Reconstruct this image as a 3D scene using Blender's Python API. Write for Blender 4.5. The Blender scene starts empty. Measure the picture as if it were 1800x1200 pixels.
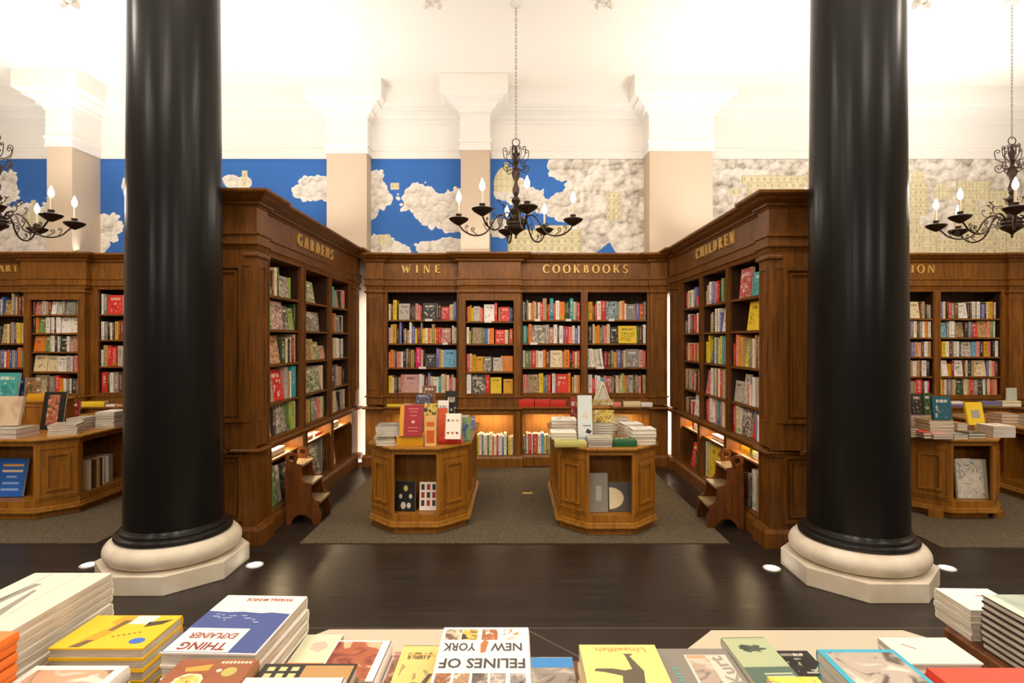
import bpy, math, random
import numpy as np
from mathutils import Matrix, Vector
R = math.radians
rnd = random.Random(7)
SC = bpy.context.scene
COL = SC.collection
EYE, VPX, VPY = 1.7, 905.0, 598.0          # eye height; where the room's depth lines meet in the frame

# ------------------------------------------------------------------ camera, world, light, exposure
cam = bpy.data.objects.new('camera', bpy.data.cameras.new('camera'))
COL.objects.link(cam)
cam.location = (0, 0, EYE)
cam.rotation_euler = (R(90), 0, 0)
cam.data.sensor_width = 36.0
cam.data.lens = 20.0
cam.data.shift_x = -(VPX - 900) / 1800.0
cam.data.shift_y = -(600 - VPY) / 1800.0
cam.data.clip_start = 0.05
SC.camera = cam
SC.view_settings.view_transform = 'Standard'
SC.view_settings.look = 'None'
SC.view_settings.exposure = 0.0
SC.view_settings.gamma = 1.0
SC.view_settings.use_curve_mapping = False

wd = bpy.data.worlds.new('world'); SC.world = wd
wd.use_nodes = True
wd.node_tree.nodes['Background'].inputs[0].default_value = (1.0, 0.92, 0.82, 1)
wd.node_tree.nodes['Background'].inputs[1].default_value = 0.25

def area(name, loc, rot, sx, sy, power, col=(1.0, 0.86, 0.68), spread=180):
    l = bpy.data.lights.new(name, 'AREA'); l.shape = 'RECTANGLE'
    l.size, l.size_y, l.energy, l.color = sx, sy, power, col
    l.spread = R(spread)
    o = bpy.data.objects.new(name, l); COL.objects.link(o)
    o.location = loc; o.rotation_euler = rot
    return o
WARM, SOFT, AMBER = (1.0, 0.90, 0.78), (1.0, 0.965, 0.92), (1.0, 0.74, 0.42)
# uplights lying on top of the bookcases, hidden behind their cornices
for x, w in ((0.0, 3.8), (-5.4, 4.2), (5.4, 4.2)):
    area('uplight_wall', (x, 7.75, 2.93), (R(160), 0, R(180)), w, 0.12, 13, SOFT, 120)
for x in (-2.65, 2.6):
    area('uplight_side', (x, 6.2, 3.0), (R(180), 0, 0), 0.7, 2.8, 42, SOFT, 130)
# ceiling downlights of the hall, above and behind the camera
for x in (-5.2, -1.9, 1.9, 5.2):
    for y in (0.4, 3.6):
        area('downlight', (x, y, 5.2), (R(22 if y > 2 else 42), 0, 0), 0.9, 0.9, 84 if y > 2 else 60, WARM)
area('ceiling_fill', (0, 1.2, 3.2), (R(172), 0, 0), 14, 3.0, 330, SOFT, 140)  # added unseen emitter in mid-air, evens out the brightness of the ceiling
for x in (-5.6, 5.6):
    area('uplight_wall', (x, 6.6, 3.2), (R(180), 0, 0), 2.0, 1.0, 36, SOFT, 130)

# added frontal fill: unseen point lights behind the viewer, brightening shelves and table niches
for x in (-5.2, -1.7, 1.7, 5.2):
    l = bpy.data.lights.new('front_fill', 'POINT'); l.energy = 130; l.color = WARM; l.shadow_soft_size = 0.4
    o = bpy.data.objects.new('front_fill', l); COL.objects.link(o); o.location = (x, -2.4, 3.3)

# ------------------------------------------------------------------ helpers
def lin(c):
    return tuple(((v / 12.92) if v <= 0.04045 else ((v + 0.055) / 1.055) ** 2.4) for v in c)
def hexc(h):
    return lin(tuple(int(h[i:i + 2], 16) / 255 for i in (0, 2, 4)))
def at(px, py, z):                        # the point at height z seen at a pixel of the 1800x1200 frame
    d = (EYE - z) * 1000.0 / (py - VPY)
    return ((px - VPX) * d / 1000.0, d)
def X(px, d): return (px - VPX) * d / 1000.0
def Z(py, d): return EYE - (py - VPY) * d / 1000.0

class MB:
    def __init__(s): s.v = []; s.f = []; s.m = []
    def poly(s, pts, m=0):
        b = len(s.v); s.v += [tuple(p) for p in pts]; s.f.append(tuple(range(b, b + len(pts)))); s.m.append(m)
    def box(s, x0, x1, y0, y1, z0, z1, m=0):
        b = len(s.v)
        s.v += [(x0, y0, z0), (x1, y0, z0), (x1, y1, z0), (x0, y1, z0), (x0, y0, z1), (x1, y0, z1), (x1, y1, z1), (x0, y1, z1)]
        for f in ((3, 2, 1, 0), (4, 5, 6, 7), (0, 1, 5, 4), (1, 2, 6, 5), (2, 3, 7, 6), (3, 0, 4, 7)):
            s.f.append(tuple(b + i for i in f)); s.m.append(m)
    def prism(s, pts, z0, z1, m=0, axis='z'):         # pts counter-clockwise
        n = len(pts); b = len(s.v)
        def P(p, h):
            return (p[0], p[1], h) if axis == 'z' else (p[0], h, p[1]) if axis == 'y' else (h, p[0], p[1])
        s.v += [P(p, z0) for p in pts] + [P(p, z1) for p in pts]
        fl = axis == 'y'
        fs = [tuple(b + i for i in reversed(range(n))), tuple(b + n + i for i in range(n))]
        fs += [(b + i, b + (i + 1) % n, b + n + (i + 1) % n, b + n + i) for i in range(n)]
        for f in fs:
            s.f.append(tuple(reversed(f)) if fl else f); s.m.append(m)
    def lathe(s, prof, cx=0, cy=0, n=24, m=0, z=0):   # prof [(r,z)...] bottom to top
        b = len(s.v)
        for r, h in prof:
            for i in range(n):
                a = 2 * math.pi * i / n
                s.v.append((cx + r * math.cos(a), cy + r * math.sin(a), z + h))
        for j in range(len(prof) - 1):
            for i in range(n):
                k = (i + 1) % n
                s.f.append((b + j * n + i, b + j * n + k, b + (j + 1) * n + k, b + (j + 1) * n + i)); s.m.append(m)
        s.f.append(tuple(b + i for i in reversed(range(n)))); s.m.append(m)
        s.f.append(tuple(b + (len(prof) - 1) * n + i for i in range(n))); s.m.append(m)
    def tube(s, pts, r, n=6, m=0, closed=False):
        pts = [Vector(p) for p in pts]; N = len(pts); b = len(s.v)
        rs = r if isinstance(r, (list, tuple)) else [r] * N
        prev = None
        for i, p in enumerate(pts):
            if closed: t = pts[(i + 1) % N] - pts[i - 1]
            else: t = pts[min(i + 1, N - 1)] - pts[max(i - 1, 0)]
            t.normalize()
            u = prev - t * prev.dot(t) if prev is not None else t.orthogonal()
            if u.length < 1e-6: u = t.orthogonal()
            u.normalize(); prev = u; w = t.cross(u)
            for k in range(n):
                a = 2 * math.pi * k / n
                s.v.append(tuple(p + (u * math.cos(a) + w * math.sin(a)) * rs[i]))
        for i in range(N if closed else N - 1):
            j = (i + 1) % N
            for k in range(n):
                l = (k + 1) % n
                s.f.append((b + i * n + k, b + i * n + l, b + j * n + l, b + j * n + k)); s.m.append(m)
        if not closed:
            s.f.append(tuple(b + k for k in reversed(range(n)))); s.m.append(m)
            s.f.append(tuple(b + (N - 1) * n + k for k in range(n))); s.m.append(m)
    def sweep(s, path, prof, m=0, closed=False):      # path in plan, outward = to the right of travel; prof [(out,z)...] closed polygon
        P = [Vector(p) for p in path]; N = len(P); k = len(prof); b = len(s.v)
        for i in range(N):
            e0 = (P[i] - P[i - 1]).normalized() if (closed or i > 0) else None
            e1 = (P[(i + 1) % N] - P[i]).normalized() if (closed or i < N - 1) else None
            if e0 is None: e0 = e1
            if e1 is None: e1 = e0
            n0 = Vector((e0.y, -e0.x)); n1 = Vector((e1.y, -e1.x))
            mt = n0 + n1
            mt = mt / max(0.2, (1 + n0.dot(n1)))
            for o, z in prof:
                q = P[i] + mt * o
                s.v.append((q.x, q.y, z))
        for i in range(N if closed else N - 1):
            j = (i + 1) % N
            for a in range(k):
                c = (a + 1) % k
                s.f.append((b + i * k + a, b + j * k + a, b + j * k + c, b + i * k + c)); s.m.append(m)
        if not closed:
            s.f.append(tuple(b + a for a in range(k))); s.m.append(m)
            s.f.append(tuple(b + (N - 1) * k + a for a in reversed(range(k)))); s.m.append(m)
    def frame(s, o, u, v, n, w, h, b=0.025, d=0.012, m=0):   # a raised picture-frame moulding on a face: corner o, axes u, v, normal n
        o, u, v, n = Vector(o), Vector(u), Vector(v), Vector(n)
        def q(a, c, e): return tuple(o + u * a + v * c + n * e)
        for (a0, a1, c0, c1) in ((0, w, 0, b), (0, w, h - b, h), (0, b, b, h - b), (w - b, w, b, h - b)):
            base = len(s.v)
            s.v += [q(a0, c0, 0), q(a1, c0, 0), q(a1, c1, 0), q(a0, c1, 0), q(a0, c0, d), q(a1, c0, d), q(a1, c1, d), q(a0, c1, d)]
            for f in ((3, 2, 1, 0), (4, 5, 6, 7), (0, 1, 5, 4), (1, 2, 6, 5), (2, 3, 7, 6), (3, 0, 4, 7)):
                s.f.append(tuple(base + i for i in f)); s.m.append(m)
    def mesh(s, name, mats, smooth=False):
        me = bpy.data.meshes.new(name)
        me.from_pydata(s.v, [], s.f)
        for m in (mats if isinstance(mats, (list, tuple)) else [mats]): me.materials.append(m)
        if any(s.m): me.polygons.foreach_set('material_index', s.m)
        if smooth: me.polygons.foreach_set('use_smooth', [True] * len(s.f))
        me.update()
        return me
    def build(s, name, mats, parent=None, smooth=False, bevel=0.0):
        o = bpy.data.objects.new(name, s.mesh(name, mats, smooth)); COL.objects.link(o)
        if parent is not None: o.parent = parent
        if smooth:
            md = o.modifiers.new('edge', 'EDGE_SPLIT'); md.split_angle = R(40)
        if bevel:
            md = o.modifiers.new('bevel', 'BEVEL'); md.width = bevel; md.segments = 2; md.limit_method = 'ANGLE'; md.angle_limit = R(50)
        return o

LABELS = {}
def tag(o, label, cat, group=None, kind=None):
    o['label'] = label; o['category'] = cat
    if group: o['group'] = group
    if kind: o['kind'] = kind
    return o
def struct(o): o['kind'] = 'structure'; return o
def empty(name, loc=(0, 0, 0), rz=0.0):
    o = bpy.data.objects.new(name, None); COL.objects.link(o)
    o.location = loc; o.rotation_euler = (0, 0, rz); o.empty_display_size = 0.1
    return o

# ------------------------------------------------------------------ materials
def mat(name, col=(0.5, 0.5, 0.5), rough=0.5, metal=0.0, emit=None, strength=0.0, spec=0.5, coat=0.0):
    m = bpy.data.materials.new(name); m.use_nodes = True
    b = m.node_tree.nodes['Principled BSDF']
    b.inputs['Base Color'].default_value = (*col, 1); b.inputs['Roughness'].default_value = rough
    b.inputs['Metallic'].default_value = metal; b.inputs['Specular IOR Level'].default_value = spec
    b.inputs['Coat Weight'].default_value = coat
    if emit: b.inputs['Emission Color'].default_value = (*emit, 1); b.inputs['Emission Strength'].default_value = strength
    return m
def nt(m):
    t = m.node_tree; return t, t.nodes, t.links, t.nodes['Principled BSDF']
def ramp(t, src, stops, interp='LINEAR'):
    r = t.nodes.new('ShaderNodeValToRGB'); r.color_ramp.interpolation = interp
    el = r.color_ramp.elements
    while len(el) < len(stops): el.new(0.5)
    for e, (p, c) in zip(el, stops): e.position = p; e.color = (*c, 1)
    t.links.new(src, r.inputs[0]); return r.outputs[0]
def mathn(t, op, a, b=None, c=None):
    n = t.nodes.new('ShaderNodeMath'); n.operation = op
    for i, v in enumerate((a, b, c)):
        if v is None: continue
        if isinstance(v, (int, float)): n.inputs[i].default_value = v
        else: t.links.new(v, n.inputs[i])
    return n.outputs[0]
def mixc(t, fac, a, b):
    n = t.nodes.new('ShaderNodeMix'); n.data_type = 'RGBA'
    for i, v in ((0, fac), (6, a), (7, b)):
        if isinstance(v, tuple): n.inputs[i].default_value = (*v, 1) if len(v) == 3 else v
        elif isinstance(v, (int, float)): n.inputs[i].default_value = v
        else: t.links.new(v, n.inputs[i])
    return n.outputs[2]

def wood(name, c1, c2, rough=0.42, scale=1.0):
    m = mat(name, c1, rough, spec=0.4); t, N, L, b = nt(m)
    tc = N.new('ShaderNodeTexCoord'); mp = N.new('ShaderNodeMapping'); mp.inputs['Scale'].default_value = (9 * scale, 9 * scale, 0.9 * scale)
    L.new(tc.outputs['Object'], mp.inputs[0])
    n = N.new('ShaderNodeTexNoise'); n.inputs['Scale'].default_value = 3.2; n.inputs['Detail'].default_value = 7; n.inputs['Distortion'].default_value = 0.6
    L.new(mp.outputs[0], n.inputs['Vector'])
    w = N.new('ShaderNodeTexNoise'); w.inputs['Scale'].default_value = 1.3
    L.new(tc.outputs['Object'], w.inputs['Vector'])
    s = mathn(t, 'ADD', mathn(t, 'MULTIPLY', n.outputs[0], 0.75), mathn(t, 'MULTIPLY', w.outputs[0], 0.25))
    L.new(ramp(t, s, [(0.32, c2), (0.62, c1)]), b.inputs['Base Color'])
    bp = N.new('ShaderNodeBump'); bp.inputs['Strength'].default_value = 0.08; L.new(n.outputs[0], bp.inputs['Height']); L.new(bp.outputs[0], b.inputs['Normal'])
    return m
W_CASE = wood('mahogany', hexc('8c5716'), hexc('5c350b'))
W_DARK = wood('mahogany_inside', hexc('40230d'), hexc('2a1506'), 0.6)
W_SIDE = wood('mahogany_side', hexc('744512'), hexc('4a2a07'))
W_TABLE = wood('oak_table', hexc('a2691d'), hexc('7a4a10'))
W_TTOP = wood('oak_top', hexc('b07a2e'), hexc('865418'), 0.3)
W_STOOL = wood('stool_wood', hexc('6e3c12'), hexc('40200a'), 0.35)
NICHE = wood('niche_panel', hexc('b98240'), hexc('8f5e28'), 0.5)
PLASTER = mat('white_plaster', hexc('f1ebe0'), 0.8)
BEIGE = mat('beige_paint', hexc('c9b59d'), 0.8)
STONE = mat('limestone', hexc('cdbfa9'), 0.6)
t, N, L, b = nt(STONE)
tc = N.new('ShaderNodeTexCoord'); n_ = N.new('ShaderNodeTexNoise'); n_.inputs['Scale'].default_value = 6; n_.inputs['Detail'].default_value = 8
L.new(tc.outputs['Object'], n_.inputs['Vector'])
L.new(ramp(t, n_.outputs[0], [(0.3, hexc('c2b29a')), (0.7, hexc('d8ccb8'))]), b.inputs['Base Color'])
LACQ = mat('black_lacquer', (0.008, 0.007, 0.006), 0.27, spec=0.17, coat=0.0)
t, N, L, b = nt(LACQ)
tc = N.new('ShaderNodeTexCoord'); mp = N.new('ShaderNodeMapping'); mp.inputs['Scale'].default_value = (5, 5, 0.5); L.new(tc.outputs['Object'], mp.inputs[0])
n_ = N.new('ShaderNodeTexNoise'); n_.inputs['Scale'].default_value = 1.4; L.new(mp.outputs[0], n_.inputs['Vector'])
bp = N.new('ShaderNodeBump'); bp.inputs['Strength'].default_value = 0.12; bp.inputs['Distance'].default_value = 0.05; L.new(n_.outputs[0], bp.inputs['Height']); L.new(bp.outputs[0], b.inputs['Normal'])
IRON = mat('dark_bronze', hexc('38291f'), 0.42, 0.6)
CHAIN = mat('chain_metal', hexc('8d8478'), 0.35, 0.9)
BRASS = mat('gilt_letters', hexc('e6bc66'), 0.35, 0.35)
STEELW = mat('white_metal', hexc('d8d2c8'), 0.4)
CANDLE = mat('candle_tube', hexc('cdbca4'), 0.5)
BULB = mat('bulb_glow', (1, 1, 1), 0.3, emit=(1.0, 0.9, 0.74), strength=22)
GLOW = mat('lens_glow', (1, 1, 1), 0.3, emit=(1.0, 0.96, 0.88), strength=9)
BLACKM = mat('black_matte', (0.01, 0.01, 0.01), 0.6)
WHITE = mat('white_card', hexc('ece6da'), 0.6)
PAGES = mat('page_edges', hexc('ddd2bf'), 0.8)
t, N, L, b = nt(PAGES)
tc = N.new('ShaderNodeTexCoord'); n_ = N.new('ShaderNodeTexNoise'); n_.inputs['Scale'].default_value = 60
mp = N.new('ShaderNodeMapping'); mp.inputs['Scale'].default_value = (0.2, 0.2, 6); L.new(tc.outputs['Object'], mp.inputs[0]); L.new(mp.outputs[0], n_.inputs['Vector'])
L.new(ramp(t, n_.outputs[0], [(0.35, hexc('b3a795')), (0.65, hexc('dbd1c1'))]), b.inputs['Base Color'])

# dark strip floor
FLOORM = mat('ebony_floor', (0.02, 0.016, 0.012), 0.22, spec=0.5); t, N, L, b = nt(FLOORM)
tc = N.new('ShaderNodeTexCoord'); br = N.new('ShaderNodeTexBrick')
br.inputs['Scale'].default_value = 1.0; br.inputs['Brick Width'].default_value = 1.6; br.inputs['Row Height'].default_value = 0.07
br.inputs['Mortar Size'].default_value = 0.0012; br.inputs['Color1'].default_value = (*hexc('261f19'), 1); br.inputs['Color2'].default_value = (*hexc('16110d'), 1); br.inputs['Mortar'].default_value = (0.003, 0.003, 0.003, 1)
L.new(tc.outputs['Object'], br.inputs['Vector'])
mp = N.new('ShaderNodeMapping'); mp.inputs['Scale'].default_value = (1.2, 26, 1); L.new(tc.outputs['Object'], mp.inputs[0])
n_ = N.new('ShaderNodeTexNoise'); n_.inputs['Scale'].default_value = 2.5; n_.inputs['Detail'].default_value = 6; L.new(mp.outputs[0], n_.inputs['Vector'])
L.new(mixc(t, mathn(t, 'MULTIPLY', n_.outputs[0], 0.55), br.outputs[0], hexc('2e261f')), b.inputs['Base Color'])
L.new(ramp(t, n_.outputs[0], [(0.3, (0.26,) * 3), (0.7, (0.42,) * 3)]), b.inputs['Roughness'])
def carpet_mat(name, a, c):
    m = mat(name, hexc(a), 0.95, spec=0.1); t, N, L, b = nt(m)
    tc = N.new('ShaderNodeTexCoord'); n1 = N.new('ShaderNodeTexNoise'); n1.inputs['Scale'].default_value = 95; n1.inputs['Detail'].default_value = 3
    L.new(tc.outputs['Object'], n1.inputs['Vector'])
    L.new(ramp(t, n1.outputs[0], [(0.36, hexc(c)), (0.66, hexc(a))]), b.inputs['Base Color'])
    bp = N.new('ShaderNodeBump'); bp.inputs['Strength'].default_value = 0.5; bp.inputs['Distance'].default_value = 0.01; L.new(n1.outputs[0], bp.inputs['Height']); L.new(bp.outputs[0], b.inputs['Normal'])
    return m
CARPET = carpet_mat('taupe_carpet', '716450', '4a4032')
MARBLE = mat('cream_marble', hexc('d6c9b0'), 0.3)
DSTONE = mat('dark_stone', hexc('2e2620'), 0.3)

# book materials: the colour of each book is its own object colour
def accent(t, colsock):                          # light print on dark covers, dark print on light ones
    N, L = t.nodes, t.links
    bw = N.new('ShaderNodeRGBToBW'); L.new(colsock, bw.inputs[0])
    return ramp(t, bw.outputs[0], [(0.0, hexc('efe2c4')), (0.28, hexc('f0e6d0')), (0.34, hexc('3a2a20')), (1.0, hexc('54382c'))])
def book_mat(name, kind):
    m = mat(name, (0.5,) * 3, 0.42, spec=0.4); t, N, L, b = nt(m)
    oi = N.new('ShaderNodeObjectInfo'); tc = N.new('ShaderNodeTexCoord'); sp = N.new('ShaderNodeSeparateXYZ')
    L.new(tc.outputs['Generated'], sp.inputs[0])
    col = oi.outputs['Color']; rn = oi.outputs['Random']
    gx, gy, gz = sp.outputs
    ax, ay = (gx, gz) if kind != 'flat' else (gx, gy)
    acc = accent(t, col)
    off = N.new('ShaderNodeCombineXYZ'); L.new(mathn(t, 'MULTIPLY', rn, 37.0), off.inputs[0]); L.new(mathn(t, 'MULTIPLY', rn, 91.0), off.inputs[1]); L.new(mathn(t, 'MULTIPLY', rn, 13.0), off.inputs[2])
    def band(s, lo, hi):
        return mathn(t, 'MULTIPLY', mathn(t, 'GREATER_THAN', s, lo), mathn(t, 'LESS_THAN', s, hi))
    if kind == 'spine':
        sn = N.new('ShaderNodeSeparateXYZ'); L.new(tc.outputs['Normal'], sn.inputs[0])
        front = mathn(t, 'LESS_THAN', sn.outputs[1], -0.5)
        cv = N.new('ShaderNodeCombineXYZ'); L.new(mathn(t, 'MULTIPLY', ax, 1.2), cv.inputs[0]); L.new(mathn(t, 'MULTIPLY', ay, 26.0), cv.inputs[1])
        ad = N.new('ShaderNodeVectorMath'); L.new(cv.outputs[0], ad.inputs[0]); L.new(off.outputs[0], ad.inputs[1])
        n1 = N.new('ShaderNodeTexNoise'); n1.inputs['Scale'].default_value = 1.6; n1.inputs['Detail'].default_value = 1; L.new(ad.outputs[0], n1.inputs['Vector'])
        text = mathn(t, 'GREATER_THAN', n1.outputs[0], 0.54)
        text = mathn(t, 'MULTIPLY', text, band(ax, 0.28, 0.72))
        text = mathn(t, 'MULTIPLY', text, mathn(t, 'GREATER_THAN', ay, mathn(t, 'MULTIPLY_ADD', rn, 0.3, 0.12)))
        text = mathn(t, 'MULTIPLY', text, mathn(t, 'LESS_THAN', ay, 0.9))
        text = mathn(t, 'MULTIPLY', mathn(t, 'MULTIPLY', text, front), 0.75)
        # a publisher's band across the foot or the head of some spines
        r2 = mathn(t, 'FRACT', mathn(t, 'MULTIPLY', rn, 7.3))
        hb = mathn(t, 'MULTIPLY', band(ay, 0.06, 0.2), mathn(t, 'GREATER_THAN', r2, 0.72))
        hsv = N.new('ShaderNodeHueSaturation'); hsv.inputs['Value'].default_value = 0.55; hsv.inputs['Hue'].default_value = 0.62; L.new(col, hsv.inputs['Color'])
        c = mixc(t, mathn(t, 'MULTIPLY', hb, 0.8), col, hsv.outputs[0])
        c = mixc(t, text, c, acc)
    else:
        ad = N.new('ShaderNodeVectorMath'); L.new(tc.outputs['Generated'], ad.inputs[0]); L.new(off.outputs[0], ad.inputs[1])
        n1 = N.new('ShaderNodeTexNoise'); n1.inputs['Scale'].default_value = 3.2; n1.inputs['Detail'].default_value = 4; L.new(ad.outputs[0], n1.inputs['Vector'])
        n2 = N.new('ShaderNodeTexNoise'); n2.inputs['Scale'].default_value = 5.0; n2.inputs['Detail'].default_value = 2
        ad2 = N.new('ShaderNodeVectorMath'); ad2.inputs[1].default_value = (5.3, 1.7, 9.1); L.new(ad.outputs[0], ad2.inputs[0]); L.new(ad2.outputs[0], n2.inputs['Vector'])
        hs = N.new('ShaderNodeHueSaturation'); hs.inputs['Saturation'].default_value = 1.1; hs.inputs['Value'].default_value = 0.62
        L.new(mathn(t, 'MULTIPLY_ADD', n2.outputs[0], 0.5, 0.25), hs.inputs['Hue']); L.new(col, hs.inputs['Color'])
        pic = mathn(t, 'GREATER_THAN', n1.outputs[0], mathn(t, 'MULTIPLY_ADD', rn, 0.22, 0.44))
        full = mathn(t, 'ADD', 0.0, 1.0 if kind == 'photo' else 0.0)
        win = mathn(t, 'MAXIMUM', full, mathn(t, 'MULTIPLY', band(ay, 0.12, 0.66), band(ax, 0.12, 0.88)))
        n4 = N.new('ShaderNodeTexNoise'); n4.inputs['Scale'].default_value = 9.0; n4.inputs['Detail'].default_value = 5; n4.inputs['Distortion'].default_value = 1.0; L.new(ad.outputs[0], n4.inputs['Vector'])
        tex = ramp(t, n4.outputs[0], [(0.36, hexc('2a2620')), (0.46, hexc('7d7c5a')), (0.52, hexc('a89a86')), (0.62, hexc('efe4d0'))])
        base = mixc(t, mathn(t, 'MULTIPLY', full, 0.62), col, tex)
        c = mixc(t, mathn(t, 'MULTIPLY', mathn(t, 'MULTIPLY', pic, win), 0.7), base, hs.outputs[0])
        hi = mathn(t, 'MULTIPLY', mathn(t, 'GREATER_THAN', n2.outputs[0], 0.6), win)
        c = mixc(t, mathn(t, 'MULTIPLY', hi, 0.5), c, acc)
        cv = N.new('ShaderNodeCombineXYZ'); L.new(mathn(t, 'MULTIPLY', ax, 14.0), cv.inputs[0]); L.new(mathn(t, 'MULTIPLY', ay, 3.0), cv.inputs[1])
        ad3 = N.new('ShaderNodeVectorMath'); L.new(cv.outputs[0], ad3.inputs[0]); L.new(off.outputs[0], ad3.inputs[1])
        n3 = N.new('ShaderNodeTexNoise'); n3.inputs['Scale'].default_value = 1.7; L.new(ad3.outputs[0], n3.inputs['Vector'])
        tx = mathn(t, 'MULTIPLY', mathn(t, 'GREATER_THAN', n3.outputs[0], 0.47), mathn(t, 'MULTIPLY', band(ay, 0.74, 0.86), band(ax, 0.2, 0.8)))
        c = mixc(t, mathn(t, 'MULTIPLY', tx, 0.8), c, acc)
    L.new(c, b.inputs['Base Color'])
    return m
B_SPINE, B_FACE, B_FLAT, B_PHOTO = book_mat('book_spine', 'spine'), book_mat('book_face', 'face'), book_mat('book_flat', 'flat'), book_mat('book_photo', 'photo')
B_PLAIN = mat('book_cloth', (.5,) * 3, 0.5); t, N, L, b = nt(B_PLAIN); oi = N.new('ShaderNodeObjectInfo'); L.new(oi.outputs['Color'], b.inputs['Base Color'])
_cm = {}
def cmat(h, rough=0.5):
    if h not in _cm: _cm[h] = mat('print_' + h, hexc(h), rough)
    return _cm[h]
_pm = {}
def photo(a, b_, c, scale=9):                    # a printed picture: blotches of three inks
    k = (a, b_, c, scale)
    if k not in _pm:
        m = mat('picture_' + a, hexc(a), 0.4); t, N, L, b = nt(m)
        tc = N.new('ShaderNodeTexCoord'); n1 = N.new('ShaderNodeTexNoise'); n1.inputs['Scale'].default_value = scale; n1.inputs['Detail'].default_value = 4; n1.inputs['Distortion'].default_value = 1.2
        L.new(tc.outputs['Object'], n1.inputs['Vector'])
        L.new(ramp(t, n1.outputs[0], [(0.38, hexc(a)), (0.47, hexc(b_)), (0.56, hexc(b_)), (0.62, hexc(c))]), b.inputs['Base Color'])
        _pm[k] = m
    return _pm[k]

# ------------------------------------------------------------------ setting: floor, walls, ceiling, piers, mural
m = MB(); m.box(-9, 9, -4, 8.2, -0.1, 0); struct(m.build('floor', FLOORM))
m = MB(); m.box(-9, 9, -4, 8.3, 5.25, 5.35); struct(m.build('ceiling', PLASTER))
m = MB(); m.box(-9, 9, 8.2, 8.35, 0, 5.25); struct(m.build('wall_back', PLASTER))
m = MB(); m.box(-9.15, -9, -4, 8.3, 0, 5.25); struct(m.build('wall_left', BEIGE))
m = MB(); m.box(9, 9.15, -4, 8.3, 0, 5.25); struct(m.build('wall_right', BEIGE))
m = MB(); m.box(-9, 9, -4.15, -4, 0, 5.25); struct(m.build('wall_front', W_DARK))
piers = [(-6.31, -5.97, 7.67, -1), (-2.63, -2.07, 7.95, 0), (-0.742, -0.351, 7.81, -1), (1.86, 2.73, 7.85, 1)]
for i, (a, c, d, k) in enumerate(piers):
    m = MB()
    m.box(a, c, d, 8.2, 2.885, 4.31)
    if k == 0: m.box(a, -2.06, d, 8.2, 0, 2.885)
    if k == 1: m.box(2.105, c, d, 8.2, 0, 2.885)
    struct(m.build('wall_pier_%d' % (i + 1), BEIGE))
    m = MB(); m.box(a, c, d, 8.2, 4.31, 5.035); struct(m.build('wall_pier_%d' % (i + 5), PLASTER))
path = [(-9, 8.2)]
for a, c, d, k in piers: path += [(a, 8.2), (a, d), (c, d), (c, 8.2)]
path += [(9, 8.2)]
prof = [(0, 4.31), (.025, 4.31), (.025, 4.33), (.015, 4.34), (.015, 4.41), (.032, 4.425), (.032, 4.45), (.012, 4.465), (.012, 4.755),
(.012, 4.80),
        (.035, 4.81), (.035, 4.84), (.085, 4.865), (.085, 4.89), (.10, 4.905), (.15, 4.935), (.19, 4.945), (.19, 4.975), (.225, 4.985), (.26, 5.01), (.26, 5.25), (0, 5.25)]
m = MB(); m.sweep(path, prof); struct(m.build('trim_cornice', mat('cornice_white', hexc('ebe7e0'), .8)))

def carpet(x0, x1, y0, y1, n):
    m = MB(); m.box(x0, x1, y0, y1, 0.0, 0.006); struct(m.build('floor_carpet_%d' % n, CARPET))
carpet(-1.80, 1.80, 4.76, 7.58, 1); carpet(-7.6, -3.5, 4.76, 7.56, 2); carpet(3.5, 7.6, 4.66, 7.56, 3)
m = MB()
m.prism([(-1.9, 1.9), (-.05, 1.9), (-.05, 3.34), (-1.09, 3.34), (-1.9, 2.53)], 0.0, 0.004)
m.prism([(0.45, 1.9), (2.97, 1.9), (2.97, 2.63), (2.27, 3.33), (1.15, 3.33), (0.45, 2.63)], 0.0, 0.004)
struct(m.build('floor_marble_inlay', MARBLE))
m = MB(); m.prism([(-3.2, -4), (3.2, -4), (3.2, 3.36), (-3.2, 3.36)], 0.0, 0.002); struct(m.build('floor_stone', DSTONE))
m = MB()
m.prism([(0.06, 3.34), (0.075, 3.34), (0.64, 2.75), (0.625, 2.75)][::-1], 0.002, 0.0035)
m.box(-3.2, 3.2, 3.352, 3.36, 0.002, 0.0035)
struct(m.build('trim_floor_joint', cmat('5c5044')))

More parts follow.
